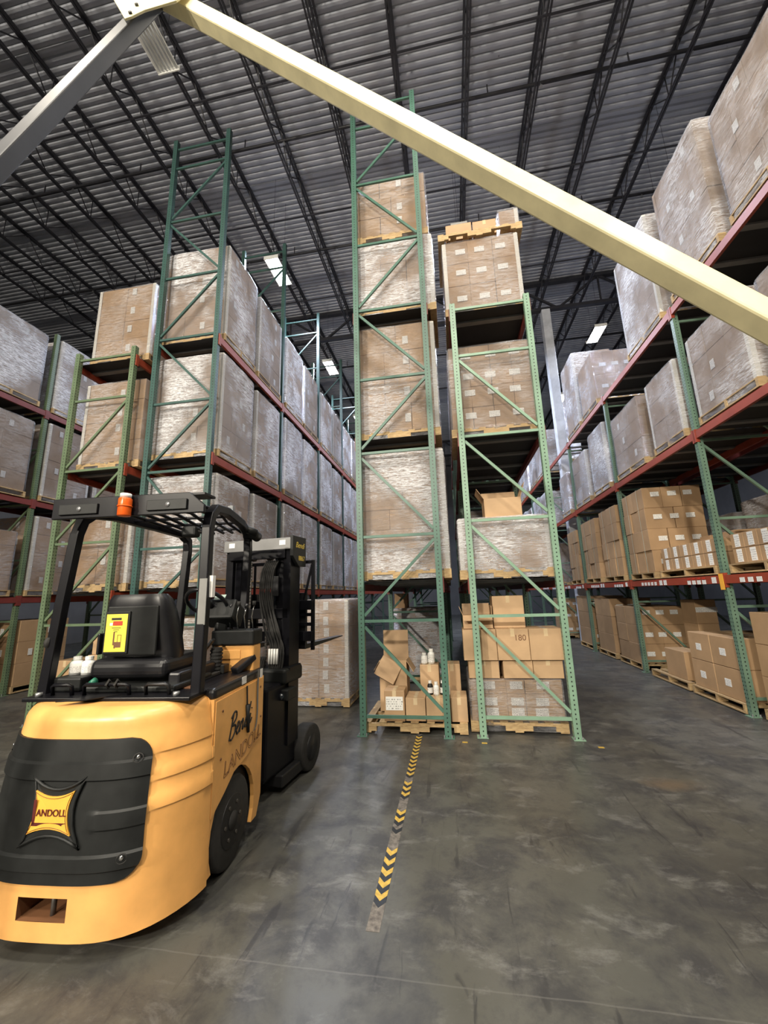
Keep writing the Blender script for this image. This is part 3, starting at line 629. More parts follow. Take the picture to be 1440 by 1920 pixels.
for i, (x, y, z) in enumerate(((-.38, F+.30, .417), (-.30, F+.24, .417), (-.22, F+.31, .417), (-.16, F+.22, .42))): bottle(x, y, z, .165, .036, ('ink_black', 'white_plastic', 'ink_black', 'white_plastic')[i], 'white_plastic', ('black bottle with white cap furthest left on the front carton', 'small white bottle between two black ones', 'black bottle right of the small white one', 'white bottle against the right post of the middle frame')[i], 'small bottles on the front carton')
# the single carton behind
carton_thing(-1.22, -.96, 8.4, 8.75, 1.424, 1.72, 'single carton on the glossy wrapped pallet of small boxes', mat='carton')
# floor of the sage rack
for i, (a, c) in enumerate(((.13, .51), (.56, .92), (.925, 1.28))): carton_thing(a, c, G+.18, G+.62, .627, .845, 'wide low carton in the second row of the sage rack floor stack, %s' % ('leftmost', 'middle one', 'rightmost')[i], 'loose cartons in the sage rack')
cs = []
for i, (a, c) in enumerate(((.08, .50), (.505, .90), (.905, 1.31))): cs.append(carton_thing(a, c, G+.14, G+.60, .847, 1.225, ('square carton at the left of the sage rack third row', 'square carton with 180 written on it in the sage rack', 'square carton at the right of the sage rack third row')[i], 'loose cartons in the sage rack'))
text('handwriting', '180', .10, 'ink_brown', cs[1], face_rear(.09, -.2322, .27, -.0))
carton_thing(.50, .90, G+.30, G+.66, 1.228, 1.64, 'single square carton topping the sage rack floor stack', 'loose cartons in the sage rack')
open_carton(.10, .48, G+.24, G+.58, 1.228, 1.40, [('l', 1.2, .12), ('r', 1.56, .12), ('b', 1.3, .15), ('f', -.5, .13)], 'open carton with raised flaps at the top left of the sage stack')
open_carton(.50, 1.0, G+.28, G+.68, 2.704, 2.98, [('l', 1.0, .18), ('r', 1.25, .22), ('b', 1.2, .2)], 'open brown carton with raised flaps on the low wrapped pallet')
open_carton(.25, .66, G+.26, G+.66, 7.328, 7.62, [], 'open brown carton at the left on the loose top pallet', mat='carton')
carton_thing(.68, 1.05, G+.25, G+.66, 7.328, 7.60, 'brown carton in the middle on the loose top pallet', mat='carton')
load(1.07, 1.40, G+.18, G+.8, 7.328, 7.68, (1, 2, 1), 'film covered carton at the right on the loose top pallet', None, 'carton', 'stretch_film', corners='fr', pallet=False, cat='carton', name='wrapped_carton')
# right rack, low beam: flat cartons with white labels on pallets
for k, (y0, y1) in enumerate(((6.5, 8.08), (4.9, 6.2))):
    rp = empty('wooden_pallet', (4.26, (y0+y1)/2, 1.834)); tag(rp, 'wooden pallet under flat labelled cartons on the low right beam, %s' % ('behind the post', 'before the post')[k], 'pallet'); pallet_parts(rp, 1.05, y1-y0)
    n = 5; d = (y1-y0-.04)/n
    for j in range(n):
        for q in range(2):
            yy = y0+.02+d*j
            carton_thing(3.80, 4.22, yy, yy+d-.008, 1.974+.20*q, 1.974+.20*q+.195, 'flat carton with white label strips, %s row of the pallet %s the post, %s' % (('lower', 'upper')[q], ('behind', 'before')[k], ordn[j]), 'flat labelled cartons on the low right beam', 'carton', False, lab=[(0, .10, .10, .17, 'l')])
    for j in range(4):
        yy = y0+.05+j*.30
        carton_thing(4.30, 4.74, yy, yy+.29, 1.974, 2.36+.16*(j % 2), 'taller carton with white label strips at the back of the pallet %s the post, %s' % (('behind', 'before')[k], ordn[j]), 'flat labelled cartons on the low right beam', 'carton', False, lab=[(0, .24, .12, .28, 'l'), (0, .20, .14, .3, 'f')])
# right rack, floor level
def rpallet(y0, y1, lb):
    rp = empty('wooden_pallet', (4.24, (y0+y1)/2, .002)); tag(rp, lb, 'pallet'); pallet_parts(rp, 1.05, y1-y0)
rpallet(6.42, 7.62, 'wooden pallet on the floor under four big cartons by the right post')
for j in range(2):
    for q in range(2): carton_thing(3.76, 4.70, 6.45+.58*j, 7.02+.58*j, Z+.415*q, Z+.41+.415*q, 'big brown floor carton by the second right post, %s %s of four' % (('lower', 'upper')[q], ('near', 'far')[j]), 'big floor cartons in the right rack', 'carton', lab=[(0.02, .2, .13, .1, 'l')])
rpallet(7.72, 9.0, 'wooden pallet on the floor with one single carton in the right rack')
carton_thing(3.78, 4.35, 7.85, 8.5, Z, .60, 'single square carton alone on its floor pallet in the right rack', None, 'carton')
load(4.38, 4.78, 8.45, 8.98, .139, 1.45, (1, 1, 3), 'tall narrow carton column at the back of the single carton pallet', None, 'carton', None, labels=2, lab_side='f', pallet=False, cat='carton stack', name='carton_stack')
for s, y0 in enumerate((9.55, 10.95, 12.55, 15.6)):
    load(3.78, 4.78, y0, y0+1.15, .002, (1.3, 1.45, 1.5, 1.4)[s], (2, 2, 3), 'brown carton stack on the floor past the third right post, %s' % ordn[s], 'floor stacks in the right rack', 'carton', None if s else None, labels=2, lab_side='f', cat='carton stack', name='carton_stack', detail=s < 2)
load(3.80, 4.75, 4.95, 6.2, .002, 1.35, (1, 1, 3), 'tall brown carton stack on the floor at the right picture edge', None, 'carton', None, labels=2, lab_side='l', cat='carton stack', name='carton_stack')
load(5.05, 6.0, 5.0, 6.15, 1.834, 2.9, (2, 2, 3), 'white labelled carton stack seen through the right rack', None, 'carton', None, labels=1, lab_side='fl', cat='carton stack', name='carton_stack')
load(5.05, 6.0, 4.95, 6.2, .002, 1.5, (2, 2, 3), 'carton stack on the floor of the rear right rack', None, 'carton_light', None, labels=1, lab_side='fl', cat='carton stack', name='carton_stack', detail=False)
# floor of the olive rack
carton_thing(-6.12, -5.72, 5.5, 5.95, .0, .86, 'tall brown carton on the floor below the olive rack', None, 'carton', lab=[(0, .5, .1, .12, 'f'), (.05, .25, .1, .12, 'f')])
carton_thing(-5.68, -5.25, 5.65, 6.1, .0, .92, 'pale brown carton on the floor right of the tall one below the olive rack')
carton_thing(-5.66, -5.30, 5.7, 6.05, .925, 1.2, 'small carton with a label on the pale brown carton', None, 'carton_light', lab=[(0, .12, .12, .1, 'f')])
# ------------------------------------------------------------------ floor tape
tp = empty('floor_tape', (-.524, 2.40, 0)); tag(tp, 'worn black and yellow chevron floor tape leading to the middle rack', 'floor tape')
bx('tape_backing', 'tape_worn', tp, -.036, .036, 0, 2.98, .0005, .0014)
def chev(mat):
    k = ('chev', mat)
    if k not in CACHE:
        h = .036; CACHE[k] = MB().prism([(-h, .045), (0, 0), (h, .045), (h, .095), (0, .05), (-h, .095)], 'z', .0014, .0022).mesh('chevron', mat)
    return CACHE[k]
rg = random.Random(5); k = 0; yy = .16
while yy < 2.86:
    worn = (.62 < yy < .82) or (1.12 < yy < 1.30) or (1.62 < yy < 1.74)
    if not worn and not (rg.random() < .14 and .5 < yy < 1.7): inst('chevron', chev('tape_yellow' if k % 2 else 'tape_black'), tp, (0, yy, 0))
    yy += .05; k += 1
for i, (x, y) in enumerate(((.02, 5.14), (.24, 5.13), (1.48, 5.10))):
    tag(bx('tape_mark', 'tape_yellow', None, x-.03, x+.03, y-.02, y+.02, .0005, .002), 'small yellow tape mark on the floor, %s' % ('beside the middle frame foot', 'before the left sage post', 'right of the right sage post')[i], 'floor mark', 'yellow floor marks')
# ------------------------------------------------------------------ A-frame of square tube above the camera
A_ = ray(300, -9)*3.2+Vector((0, 0, CAMH)); B_ = ray(1440, 604)*1.85+Vector((0, 0, CAMH)); C_ = ray(0, 303)*2.3+Vector((0, 0, CAMH))
def to_floor(p, q): return p+(q-p)*(p.z/(p.z-q.z))
fr_, fl2 = to_floor(A_, B_), to_floor(A_, C_)
ga = empty('gantry_frame', (0, 0, 0)); tag(ga, 'steel A-frame of a cream and a shade-darkened square tube crossing overhead in the foreground', 'steel frame')
def sq_tube(a, b, s, roll): 
    m_ = MB(); m_.bar(a, b, s, s, roll); return m_
sq_tube(A_, fr_, .115, -.16).build('cream_leg', 'cream_paint', ga, bevel=.012)
sq_tube(A_+Vector((-.02, .0, -.05)), fl2, .088, -.80).build('shaded_leg', 'grey_and_shade', ga, bevel=.008)  # left tube's shade is put into this darker colour
d1 = (fr_-A_).normalized(); d2 = (fl2-A_).normalized(); gn = d1.cross(d2).normalized()
if gn.dot(Vector((0, 0, CAMH))-A_) < 0: gn = -gn
def on_gusset(px, py, off):      # point of the gusset plane (the plane of both legs, moved off toward the viewer)
    o = Vector((0, 0, CAMH)); d = ray(px, py); p0 = A_+gn*off; return o+d*((p0-o).dot(gn)/d.dot(gn))
outl = [(206, -60), (214, 2), (236, 40), (248, 36), (272, 24), (332, 6), (380, -30), (360, -60)]
v0 = [on_gusset(*q, .085) for q in outl]; v1 = [v+gn*.014 for v in v0]; n_ = len(outl)
gb = MB(); gb._a(v0+v1, [(i, (i+1) % n_, n_+(i+1) % n_, n_+i) for i in range(n_)]+[tuple(range(n_)), tuple(range(n_, 2*n_))]); gb.build('apex_gusset', 'cream_paint', ga, bevel=.003)
for q in ((257, 11), (245, 26), (300, -8), (280, -30)):
    c_ = on_gusset(*q, .099); MB().cyl(c_, c_+gn*.012, .013, 10).build('bolt', 'dark_steel', ga)
for q, nm in ((fr_, 'foot_plate'), (fl2, 'foot_plate')): bx(nm, 'grey_and_shade', ga, q.x-.15, q.x+.15, q.y-.15, q.y+.15, .001, .015)
# ------------------------------------------------------------------ forklift
FK = empty('forklift', (-2.075, 1.99, 0), math.radians(4)); FK.scale = (.92, 1, 1); tag(FK, 'yellow and black articulated forklift seen from behind with raised forks', 'forklift')
FI = (Matrix.Translation((-2.075, 1.99, 0)) @ Matrix.Rotation(math.radians(4), 4, 'Z') @ Matrix.Diagonal((.92, 1, 1, 1))).inverted()
def L(px, py, Y): return FI @ ony(px, py, Y)
HW = .655
def rearx(x): return .42*(1-(1-min(1, abs(x)/HW)**3.4)**.667)
def lean(z): return .075*max(0, (z-.55)/.55)**1.5
def wz(z): return 1.0 if z < .6 else 1.0-.05*((z-.6)/.5)**1.5
def surf(x, z, off=0.):
    e = 1e-3; sl = (rearx(x+e)-rearx(x-e))/(2*e); n = Vector((sl, -1)).normalized()
    return Vector((x*wz(z)+n.x*off, rearx(x)+lean(z)+n.y*off, z))
# counterweight shell with the tow pocket left open
PX = (-.17, .12); PZ = (.185, .285)
xs = [-HW*math.sin(math.pi/2*(1-i/14.)) for i in range(14)]+[0]; xs = sorted(set([round(v, 4) for v in xs+[-v for v in xs]+list(PX)]))
zs = sorted([.10, .13, .185, .285, .36, .46, .56, .62, .63, .69, .70, .755, .765, .82, .83, .885, .895, .95, 1.0, 1.04])
b = MB()
def ridge(x, z):
    if x < .42: return 0.
    return .007 if (.63 <= z <= .69 or .765 <= z <= .82 or .895 <= z <= .95) else 0.
rows = []
for z in zs:
    row = [Vector((-HW*wz(z), .42, z))]+[surf(x, z, ridge(x, z)) for x in xs]+[Vector((HW*wz(z)+ridge(1, z), .42, z))]
    rows.append(row)
for i in range(6):   # rounded top edge
    a = (i+1)/6*math.pi/2; ins = .09*(1-math.cos(a)); z = 1.04+.09*math.sin(a); base = rows[len(zs)-1]; row = []
    for p in base:
        q = Vector((0, .42)); d = Vector((p.x, p.y))-q; k = max(0, d.length-ins)/max(d.length, 1e-6); row.append(Vector((d.x*k, .42+d.y*k, z)))
    rows.append(row)
rows.append([Vector((0, .42, 1.13))]*len(rows[0]))
n = len(rows[0]); vs = [p for r in rows for p in r]; fs = []
i0 = xs.index(round(PX[0], 4))+1; i1 = xs.index(round(PX[1], 4))+1; z0 = zs.index(PZ[0]); z1 = zs.index(PZ[1])
for i in range(len(rows)-1):
    for k in range(n-1):
        if z0 <= i < z1 and i0 <= k < i1: continue
        fs.append((i*n+k, i*n+k+1, (i+1)*n+k+1, (i+1)*n+k))
b._a(vs, fs); b._a(rows[0]+[Vector((0, .42, .10))], [(k+1, k, n) for k in range(n-1)])
b._a([r[0] for r in rows]+[r[-1] for r in rows[::-1]], [tuple(range(2*len(rows)))])
cw = b.build('counterweight', 'forklift_yellow', FK, True); cw.data.polygons.foreach_set('use_smooth', [True]*len(cw.data.polygons))
mo = cw.modifiers.new('es', 'EDGE_SPLIT'); mo.split_angle = .6
b = MB(); yb = .16
b._a([(PX[0], surf(PX[0], .2).y, PZ[0]), (PX[1], surf(PX[1], .2).y, PZ[0]), (PX[1], surf(PX[1], .2).y, PZ[1]), (PX[0], surf(PX[0], .2).y, PZ[1]), (PX[0], yb, PZ[0]), (PX[1], yb, PZ[0]), (PX[1], yb, PZ[1]), (PX[0], yb, PZ[1])], [(0, 1, 5, 4), (1, 2, 6, 5), (2, 3, 7, 6), (3, 0, 4, 7), (4, 5, 6, 7)])
b.build('tow_pocket', 'ink_brown', FK)
MB().cyl((.0, .05, .15), (.0, .05, .30), .013, 12).build('tow_pin', 'grease_steel', FK, True)
# black rear cover following the curved rear
def cover(x0, x1, z0, z1, rad, off, nx=36, nz=64):
    rows = []
    for j in range(nz+1):
        z = z0+(z1-z0)*j/nz; dz = min(z-z0, z1-z); cut = 0 if dz >= rad else rad-math.sqrt(max(0, rad*rad-(rad-dz)**2))
        row = []
        for i in range(nx+1):
            x = x0+cut*.5+(x1-cut-x0-cut*.5)*i/nx; o = off
            for a, c in ((.80, .88), (.40, .47)):
                if a < z < c: o += .012
            if x > x1-.24 and .58 < z < .66: o += .008
            row.append(surf(x, z, o))
        rows.append(row)
    return rows
R_ = cover(-.60, .46, .345, .985, .11, .012); Q_ = cover(-.60, .46, .345, .985, .11, -.002)
b = MB(); b.grid(R_); per = lambda G: [G[0][i] for i in range(len(G[0]))]+[r[-1] for r in G[1:]]+G[-1][-2::-1]+[r[0] for r in G[-2:0:-1]]
b.grid([per(R_), per(Q_)], True); rc = b.build('rear_cover', 'black_plastic', FK, True); mo = rc.modifiers.new('es', 'EDGE_SPLIT'); mo.split_angle = .5
for x, z in ((.40, .895), (.38, .455), (-.575, .895)):
    p = surf(x, z, .024); q = surf(x, z, .03); MB().cyl(p, q, .011, 12).build('screw', 'chrome', rc, True); MB().tube([surf(x+.022*math.cos(t), z-.006+.022*math.sin(t), .022) for t in [6.2832*i/14 for i in range(14)]], .003, 6, True).build('screw_recess', 'rubber', rc, True)
# badge: four concave sides
def concave(cx, cz, w, h, dep, off, n=9):
    P = []; cs = [(-w, -h), (w, -h), (w*.92, h), (-w*.92, h)]
    for k in range(4):
        a, c = cs[k], cs[(k+1) % 4]; mx, mz = -(a[0]+c[0])/2, -(a[1]+c[1])/2; l = math.hypot(mx, mz)
        for i in range(n):
            t = i/n; s_ = 4*t*(1-t)*dep; P.append((cx+a[0]+(c[0]-a[0])*t+mx/l*s_, cz+a[1]+(c[1]-a[1])*t+mz/l*s_))
    return P
def fan(P, off, cx, cz):
    b = MB(); vs = [surf(x, z, off) for x, z in P]; n = len(vs); b._a(vs+[surf(cx, cz, off)], [(i, (i+1) % n, n) for i in range(n)]); b.grid([vs, [surf(x, z, off-.01) for x, z in P]], True); return b
BXc, BZc = -.02, .665
frm = fan(concave(BXc+.01, BZc, .178, .155, .055, 0), .020, BXc, BZc).build('badge_frame', 'black_plastic', FK)
MB().tube([surf(x, z, .021) for x, z in concave(BXc+.01, BZc, .178, .155, .055, 0)], .008, 8, True).build('raised_rim', 'black_plastic', frm, True)
bd = fan(concave(BXc, BZc, .132, .098, .028, 0), .026, BXc, BZc).build('badge', 'badge_yellow', FK)
MB().tube([surf(x, z, .0275) for x, z in concave(BXc, BZc, .124, .090, .028, 0)], .0012, 4, True).build('badge_line', 'ink_maroon', bd)
ly = surf(BXc, BZc, .0285).y
text('lettering', 'ANDOLL', .045, 'ink_maroon', bd, face_rear(BXc+.006, ly, BZc+.0, -.0), extrude=.0015)
b = MB(); b.bb(BXc-.104, BXc-.088, ly-.001, ly+.001, BZc-.052, BZc+.060).bb(BXc-.104, BXc+.10, ly-.001, ly+.001, BZc-.058, BZc-.043); b.build('lettering', 'ink_maroon', bd)
# sides with wheel arch
WY, WR = .76, .265
def side_poly():
    P = [(.42, .115), (.42, 1.09), (1.20, 1.09), (1.20, .24), (1.13, .115)]
    arch = [(WY+.315*math.cos(a), .265+.315*math.sin(a)) for a in [math.radians(-28+ i*(236/16)) for i in range(17)]]
    return P+[(p[0], max(p[1], .115)) for p in arch]
for s, nm in ((1, 'right'), (-1, 'left')):
    sp_ = MB().prism(side_poly(), 'x', s*.615, s*.645).build('side_plate', 'forklift_yellow', FK)
    MB().prism([(.435, .42), (.435, 1.075), (1.185, 1.085), (1.185, .78), (.95, .60), (.72, .57), (.60, .50)], 'x', s*.645, s*.653).build('side_panel', 'forklift_yellow', FK, bevel=.004)
    MB().bb(s*.54, s*.645, .42, 1.19, 1.085, 1.155).build('deck_trim', 'vinyl_black', FK, bevel=.025, seg=3)
    # rear wheel
    wl = MB().cyl((s*.46, WY, WR), (s*.632, WY, WR), WR, 40).build('tyre', 'rubber', FK, True, bevel=.02)
    MB().cyl((s*.60, WY, WR), (s*.637, WY, WR), .155, 28).build('rim', 'dark_steel', wl, True, bevel=.006)
    MB().cyl((s*.62, WY, WR), (s*.645, WY, WR), .055, 18).build('hub', 'rubber', wl, True)
    for q in range(6): a = q*math.pi/3; MB().cyl((s*.63, WY+.105*math.cos(a), WR+.105*math.sin(a)), (s*.645, WY+.105*math.cos(a), WR+.105*math.sin(a)), .012, 8).build('wheel_nut', 'grease_steel', wl)
MB().bb(-.60, .60, .43, 1.15, .32, 1.08).build('chassis', 'black_paint', FK)
for yy, zz in ((.52, 1.0), (.52, .72), (1.12, 1.02), (1.14, .8)): MB().cyl((.65, yy, zz), (.658, yy, zz), .008, 8).build('panel_screw', 'ink_brown', FK, True)
# script lettering on the side, drawn as strokes (y along the truck, z up)
def stroke(pts, oy, oz, sc, sl): return [Vector((.6545, oy+sc*(u+.28*v), oz+sc*(v+sl*u))) for u, v in pts]
def smooth(P, n=6):
    out = []
    for i in range(len(P)-1):
        a, b_, c, d = P[max(i-1, 0)], P[i], P[i+1], P[min(i+2, len(P)-1)]
        for k in range(n):
            t = k/n; out.append(tuple(.5*((2*b_[q])+(-a[q]+c[q])*t+(2*a[q]-5*b_[q]+4*c[q]-d[q])*t*t+(-a[q]+3*b_[q]-3*c[q]+d[q])*t**3) for q in (0, 1)))
    return out+[P[-1]]
letters = [[(.0, 0), (.05, .55), (.08, 1.0)], [(-.08, .85), (.15, 1.02), (.38, .95), (.40, .70), (.12, .52), (.42, .45), (.46, .18), (.22, -.03), (-.02, .08)],
           [(.46, .18), (.62, .22), (.80, .32), (.80, .46), (.66, .46), (.60, .25), (.70, .03), (.86, .06), (.98, .28)], [(.98, .0), (1.0, .42)], [(.99, .25), (1.16, .45), (1.22, .35), (1.22, .06), (1.34, .05), (1.44, .25)],
           [(1.75, .40), (1.58, .46), (1.46, .28), (1.50, .04), (1.66, .06), (1.76, .3)], [(1.74, .30), (1.86, .95)], [(1.75, .3), (1.74, .08), (1.84, .04), (1.98, .25)], [(2.0, .42), (1.98, .08), (2.08, .04), (2.2, .18)], [(2.06, .60), (2.07, .63)]]
sc_l = empty('tmp', (0, 0, 0)); bpy.data.objects.remove(sc_l)
b = MB()
for q in letters: b.tube(stroke(smooth(q), .62, .79, .155, .06), .0065, 6)
b.build('script_lettering', 'ink_black', FK)
text('lettering', 'LANDOLL', .13, 'ink_brown', FK, face_right(.6535, .85, .665, .13), shear=.2, outline=.0022)
# hanging hook strap and measure strap on the right side
MB().tube([(.66, .86, 1.08), (.662, .865, 1.0), (.663, .87, .93)], .006, 6).build('hook_cord', 'ink_black', FK); MB().cyl((.665, .87, .95), (.665, .895, .76), .017, 10, .011).build('hook_handle', 'ink_black', FK, True)
b = MB(); pts = smooth([(1.06, 1.16), (1.055, 1.0), (1.06, .85), (1.04, .76), (1.0, .735)]); b.grid([[Vector((.660, p[0]-.014, p[1])) for p in pts], [Vector((.660, p[0]+.014, p[1])) for p in pts]]); b.build('grey_strap', 'strap_grey', FK)
bx('warning_label', 'print_label', FK, .6455, .648, .80, .87, 1.10, 1.15); bx('paper_tag', 'white_paper', FK, .646, .648, 1.12, 1.17, 1.06, 1.15)
# deck
MB().bb(-.585, .585, .235, 1.16, 1.128, 1.152).build('deck_plate', 'black_paint', FK, bevel=.006)
MB().bb(-.27, .40, .35, .80, 1.152, 1.19).build('battery_cover', 'black_plastic', FK, bevel=.012)
for x0, x1 in ((-.43, -.29), (-.20, .12), (.24, .40)):
    b = MB(); b.tube([(x0, .30, 1.15), (x0, .29, 1.205), (x0+.02, .285, 1.215), (x1-.02, .285, 1.215), (x1, .29, 1.205), (x1, .30, 1.15)], .012, 8); b.build('deck_handle', 'black_paint' if x0 < 0 else 'dark_steel', FK, True)
for x in (-.02, .04): MB().tube([(x, .262, 1.215), (x, .285, 1.24), (x, .31, 1.215), (x, .285, 1.195)], .008, 6, True).build('strap_loop', 'rubber', FK, True)
b = MB(); b.prism([(-.08, .30), (.06, .30), (-.06, .17), (-.23, .13)], 'z', 1.152, 1.157); b.build('loose_strap', 'vinyl_black', FK)
for x in (-.50, .47): MB().cyl((x, .27, 1.152), (x, .27, 1.175), .02, 12).build('deck_bolt', 'galvanised', FK, True)
MB().cyl((-.17, .31, 1.215), (-.14, .31, 1.235), .02, 12).build('green_cap', 'green_cap', FK, True)
# overhead guard
def bent(P, r=.03): return [Vector(p) for p in P]
GZ = 2.36
for s in (-1, 1):
    post = [(s*.555, .36, 1.15), (s*.545, .39, 1.7), (s*.525, .42, 2.18), (s*.522, .45, 2.28), (s*.515, .52, 2.34), (s*.49, .72, 2.36), (s*.42, 1.12, 2.34), (s*.34, 1.38, 2.31), (s*.325, 1.45, 2.26), (s*.325, 1.46, 2.16), (s*.33, 1.42, 1.6), (s*.33, 1.40, 1.18)]
    sm = []
    for i in range(len(post)-1): sm += [Vector(post[i]).lerp(Vector(post[i+1]), k/3) for k in range(3)]
    sm.append(Vector(post[-1])); b = MB()
    rws = []
    for i, p in enumerate(sm):
        d = (sm[min(i+1, len(sm)-1)]-sm[max(i-1, 0)]).normalized(); sx = Vector((1, 0, 0)); u = d.cross(sx).normalized()
        rws.append([p+sx*.035-u*.03, p+sx*.035+u*.03, p-sx*.035+u*.03, p-sx*.035-u*.03])
    b.grid(rws, True); b.build('guard_post', 'black_paint', FK, bevel=.008)
MB().prism([(-.585, 2.26), (-.585, 2.40), (.47, 2.40), (.585, 2.31), (.585, 2.26)], 'y', .26, .285).build('guard_rear_plate', 'black_paint', FK, bevel=.005)
for x0 in (-.52, .16): b = MB().bb(x0, x0+.30, .246, .26, 2.285, 2.355); b.build('guard_mount', 'black_plastic', FK, bevel=.004); MB().cyl((x0+.16, .242, 2.32), (x0+.16, .25, 2.32), .016, 14).build('mount_hole', 'galvanised', FK, True)
MB().bb(-.57, .57, .28, .42, 2.385, 2.40).build('guard_roof_edge', 'black_paint', FK)
for x in (-.40, -.27, -.14, 0, .14, .27, .40): MB().tube([(x, .42, 2.365), (x*.95+.03, .75, 2.37), (x*.8-.03, 1.1, 2.35), (x*.72, 1.38, 2.31)], .014, 6).build('guard_bar', 'black_paint', FK, True)
for yy in (.62, .86, 1.10, 1.36): MB().tube([(-.5+.12*(yy-.4), yy, 2.36-.03*(yy-.6)), (0, yy+.06, 2.375-.03*(yy-.6)), (.5-.12*(yy-.4), yy, 2.36-.03*(yy-.6))], .013, 6).build('guard_bar', 'black_paint', FK, True)
BCX = .015
bc = MB().cyl((BCX, .225, 2.37), (BCX, .225, 2.40), .035, 18).build('beacon', 'white_plastic', FK, True)
MB().cyl((BCX, .225, 2.25), (BCX, .225, 2.37), .042, 20).build('beacon_lens', 'orange_lens', bc, True, bevel=.008); MB().tube([(BCX+.043*math.cos(a), .225+.043*math.sin(a), 2.315) for a in [6.2832*i/16 for i in range(16)]], .005, 6, True).build('lens_ring', 'orange_lens', bc, True)
MB().bb(BCX-.02, BCX+.02, .225, .29, 2.385, 2.395).build('beacon_bracket', 'black_paint', bc)
MB().bb(.02, .15, .84, .93, 2.20, 2.29).build('mirror', 'black_plastic', FK, bevel=.02); MB().tube([(.15, .88, 2.25), (.24, .9, 2.23), (.3, .95, 2.30)], .006, 6).build('cable', 'rubber', FK)
wlp = MB().cyl((.40, 1.36, 2.30), (.40, 1.50, 2.28), .05, 16).build('work_light', 'black_plastic', FK, True); MB().cyl((.36, 1.30, 2.33), (.46, 1.36, 2.29), .035, 12).build('light_bracket', 'black_plastic', wlp, True)
MB().bb(.42, .47, .86, .90, 2.39, 2.44).build('camera_bracket', 'galvanised', FK, bevel=.004)
MB().bb(.565, .60, .395, .43, 1.72, 1.86).build('id_sticker', 'white_paper', FK); MB().cyl((-.585, .37, 1.46), (-.56, .37, 1.46), .04, 16).build('horn_button', 'rubber', FK, True)
bx('reflective_tape', 'strap_grey', FK, .528, .583, .352, .358, 1.55, 1.84)
# seat
ST = empty('tmp', (0, 0, 0)); bpy.data.objects.remove(ST); SK = len(bpy.data.objects); before = set(o.name for o in bpy.data.objects)
st_ = MB().bb(-.43, .16, .42, .92, 1.215, 1.34).build('seat_cushion', 'vinyl_black', FK, bevel=.05, seg=4)
bk = []
for z, w, y0, y1 in ((1.30, .56, .50, .66), (1.36, .57, .49, .68), (1.50, .54, .46, .66), (1.64, .49, .44, .62), (1.72, .45, .435, .58), (1.755, .40, .45, .54)):
    row = []
    for i in range(20):
        a = 2*math.pi*i/20; cx, cy = math.cos(a), math.sin(a); pw = .45
        row.append(Vector((-.135+w/2*math.copysign(abs(cx)**pw, cx), (y0+y1)/2+(y1-y0)/2*math.copysign(abs(cy)**pw, cy), z)))
    bk.append(row)
b = MB().grid(bk, True); b._a(bk[-1], [tuple(range(20))]); sb = b.build('seat_back', 'vinyl_black', FK, True)
MB().bb(-.335, .06, .435, .455, 1.36, 1.68).build('seat_back_shell', 'black_plastic', sb, bevel=.03, seg=3)
pf = MB().bb(-.335, -.145, .424, .434, 1.375, 1.645).build('poster_frame', 'black_plastic', FK, bevel=.003)
pst = MB().bb(-.322, -.160, .421, .4245, 1.388, 1.628).build('poster', 'yellow_paper', FK)
py_ = .4205
bx('print_block', 'ink_red', pst, -.268, -.195, py_-.001, py_, 1.555, 1.583); bx('print_block', 'ink_black', pst, -.282, -.205, py_-.001, py_, 1.590, 1.604); bx('print_block', 'white_paper', pst, -.292, -.270, py_-.001, py_, 1.555, 1.572)
for q in range(3): bx('print_line', 'ink_black', pst, -.275+.012*q, -.205-.012*q, py_-.001, py_, 1.538-.012*q, 1.541-.012*q)
b = MB(); b.bb(-.258, -.247, py_-.001, py_, 1.43, 1.515).bb(-.247, -.235, py_-.001, py_, 1.41, 1.45).bb(-.235, -.195, py_-.001, py_, 1.415, 1.45).bb(-.225, -.222, py_-.001, py_, 1.45, 1.495).bb(-.225, -.195, py_-.001, py_, 1.492, 1.495).bb(-.198, -.195, py_-.001, py_, 1.45, 1.495); b.build('truck_drawing', 'ink_brown', pst)
MB().bb(-.455, -.435, .5, .62, 1.36, 1.5).build('armrest_pad', 'vinyl_black', FK, bevel=.008); MB().bb(.16, .25, .45, .95, 1.17, 1.25).build('seat_belt_box', 'vinyl_black', FK, bevel=.015)
for o in [o for o in bpy.data.objects if o.name not in before and o.parent == FK]: o.location.x += .115
# steering
wc = L(388, 1131, 3.05); ax_ = Euler((math.radians(-38), 0, 0)).to_matrix()
def ringp(r, n=28): return [wc+ax_ @ Vector((r*math.cos(6.2832*i/n), r*math.sin(6.2832*i/n), 0)) for i in range(n)]
sw = MB().tube(ringp(.175), .016, 10, True).build('steering_wheel', 'vinyl_black', FK, True)
for a in (.5, 2.6, 4.7): MB().tube([wc+ax_ @ Vector((.05*math.cos(a), .05*math.sin(a), 0)), wc+ax_ @ Vector((.17*math.cos(a), .17*math.sin(a), 0))], .012, 8).build('spoke', 'vinyl_black', sw, True)
MB().cyl(wc-ax_ @ Vector((0, 0, .03)), wc+ax_ @ Vector((0, 0, .015)), .055, 18).build('wheel_hub', 'black_plastic', sw, True); MB().cyl(wc+ax_ @ Vector((.15, .05, .015)), wc+ax_ @ Vector((.15, .05, .06)), .02, 12).build('spinner_knob', 'vinyl_black', sw, True)
dsh = MB().box(wc+Vector((.10, .10, -.09)), (.30, .20, .17), Euler((-.5, 0, 0)).to_matrix()).build('dashboard', 'black_plastic', FK, bevel=.02); MB().box(wc+Vector((.10, .035, .045)), (.10, .004, .05), Euler((-.7, 0, 0)).to_matrix()).build('display', 'screen', dsh)
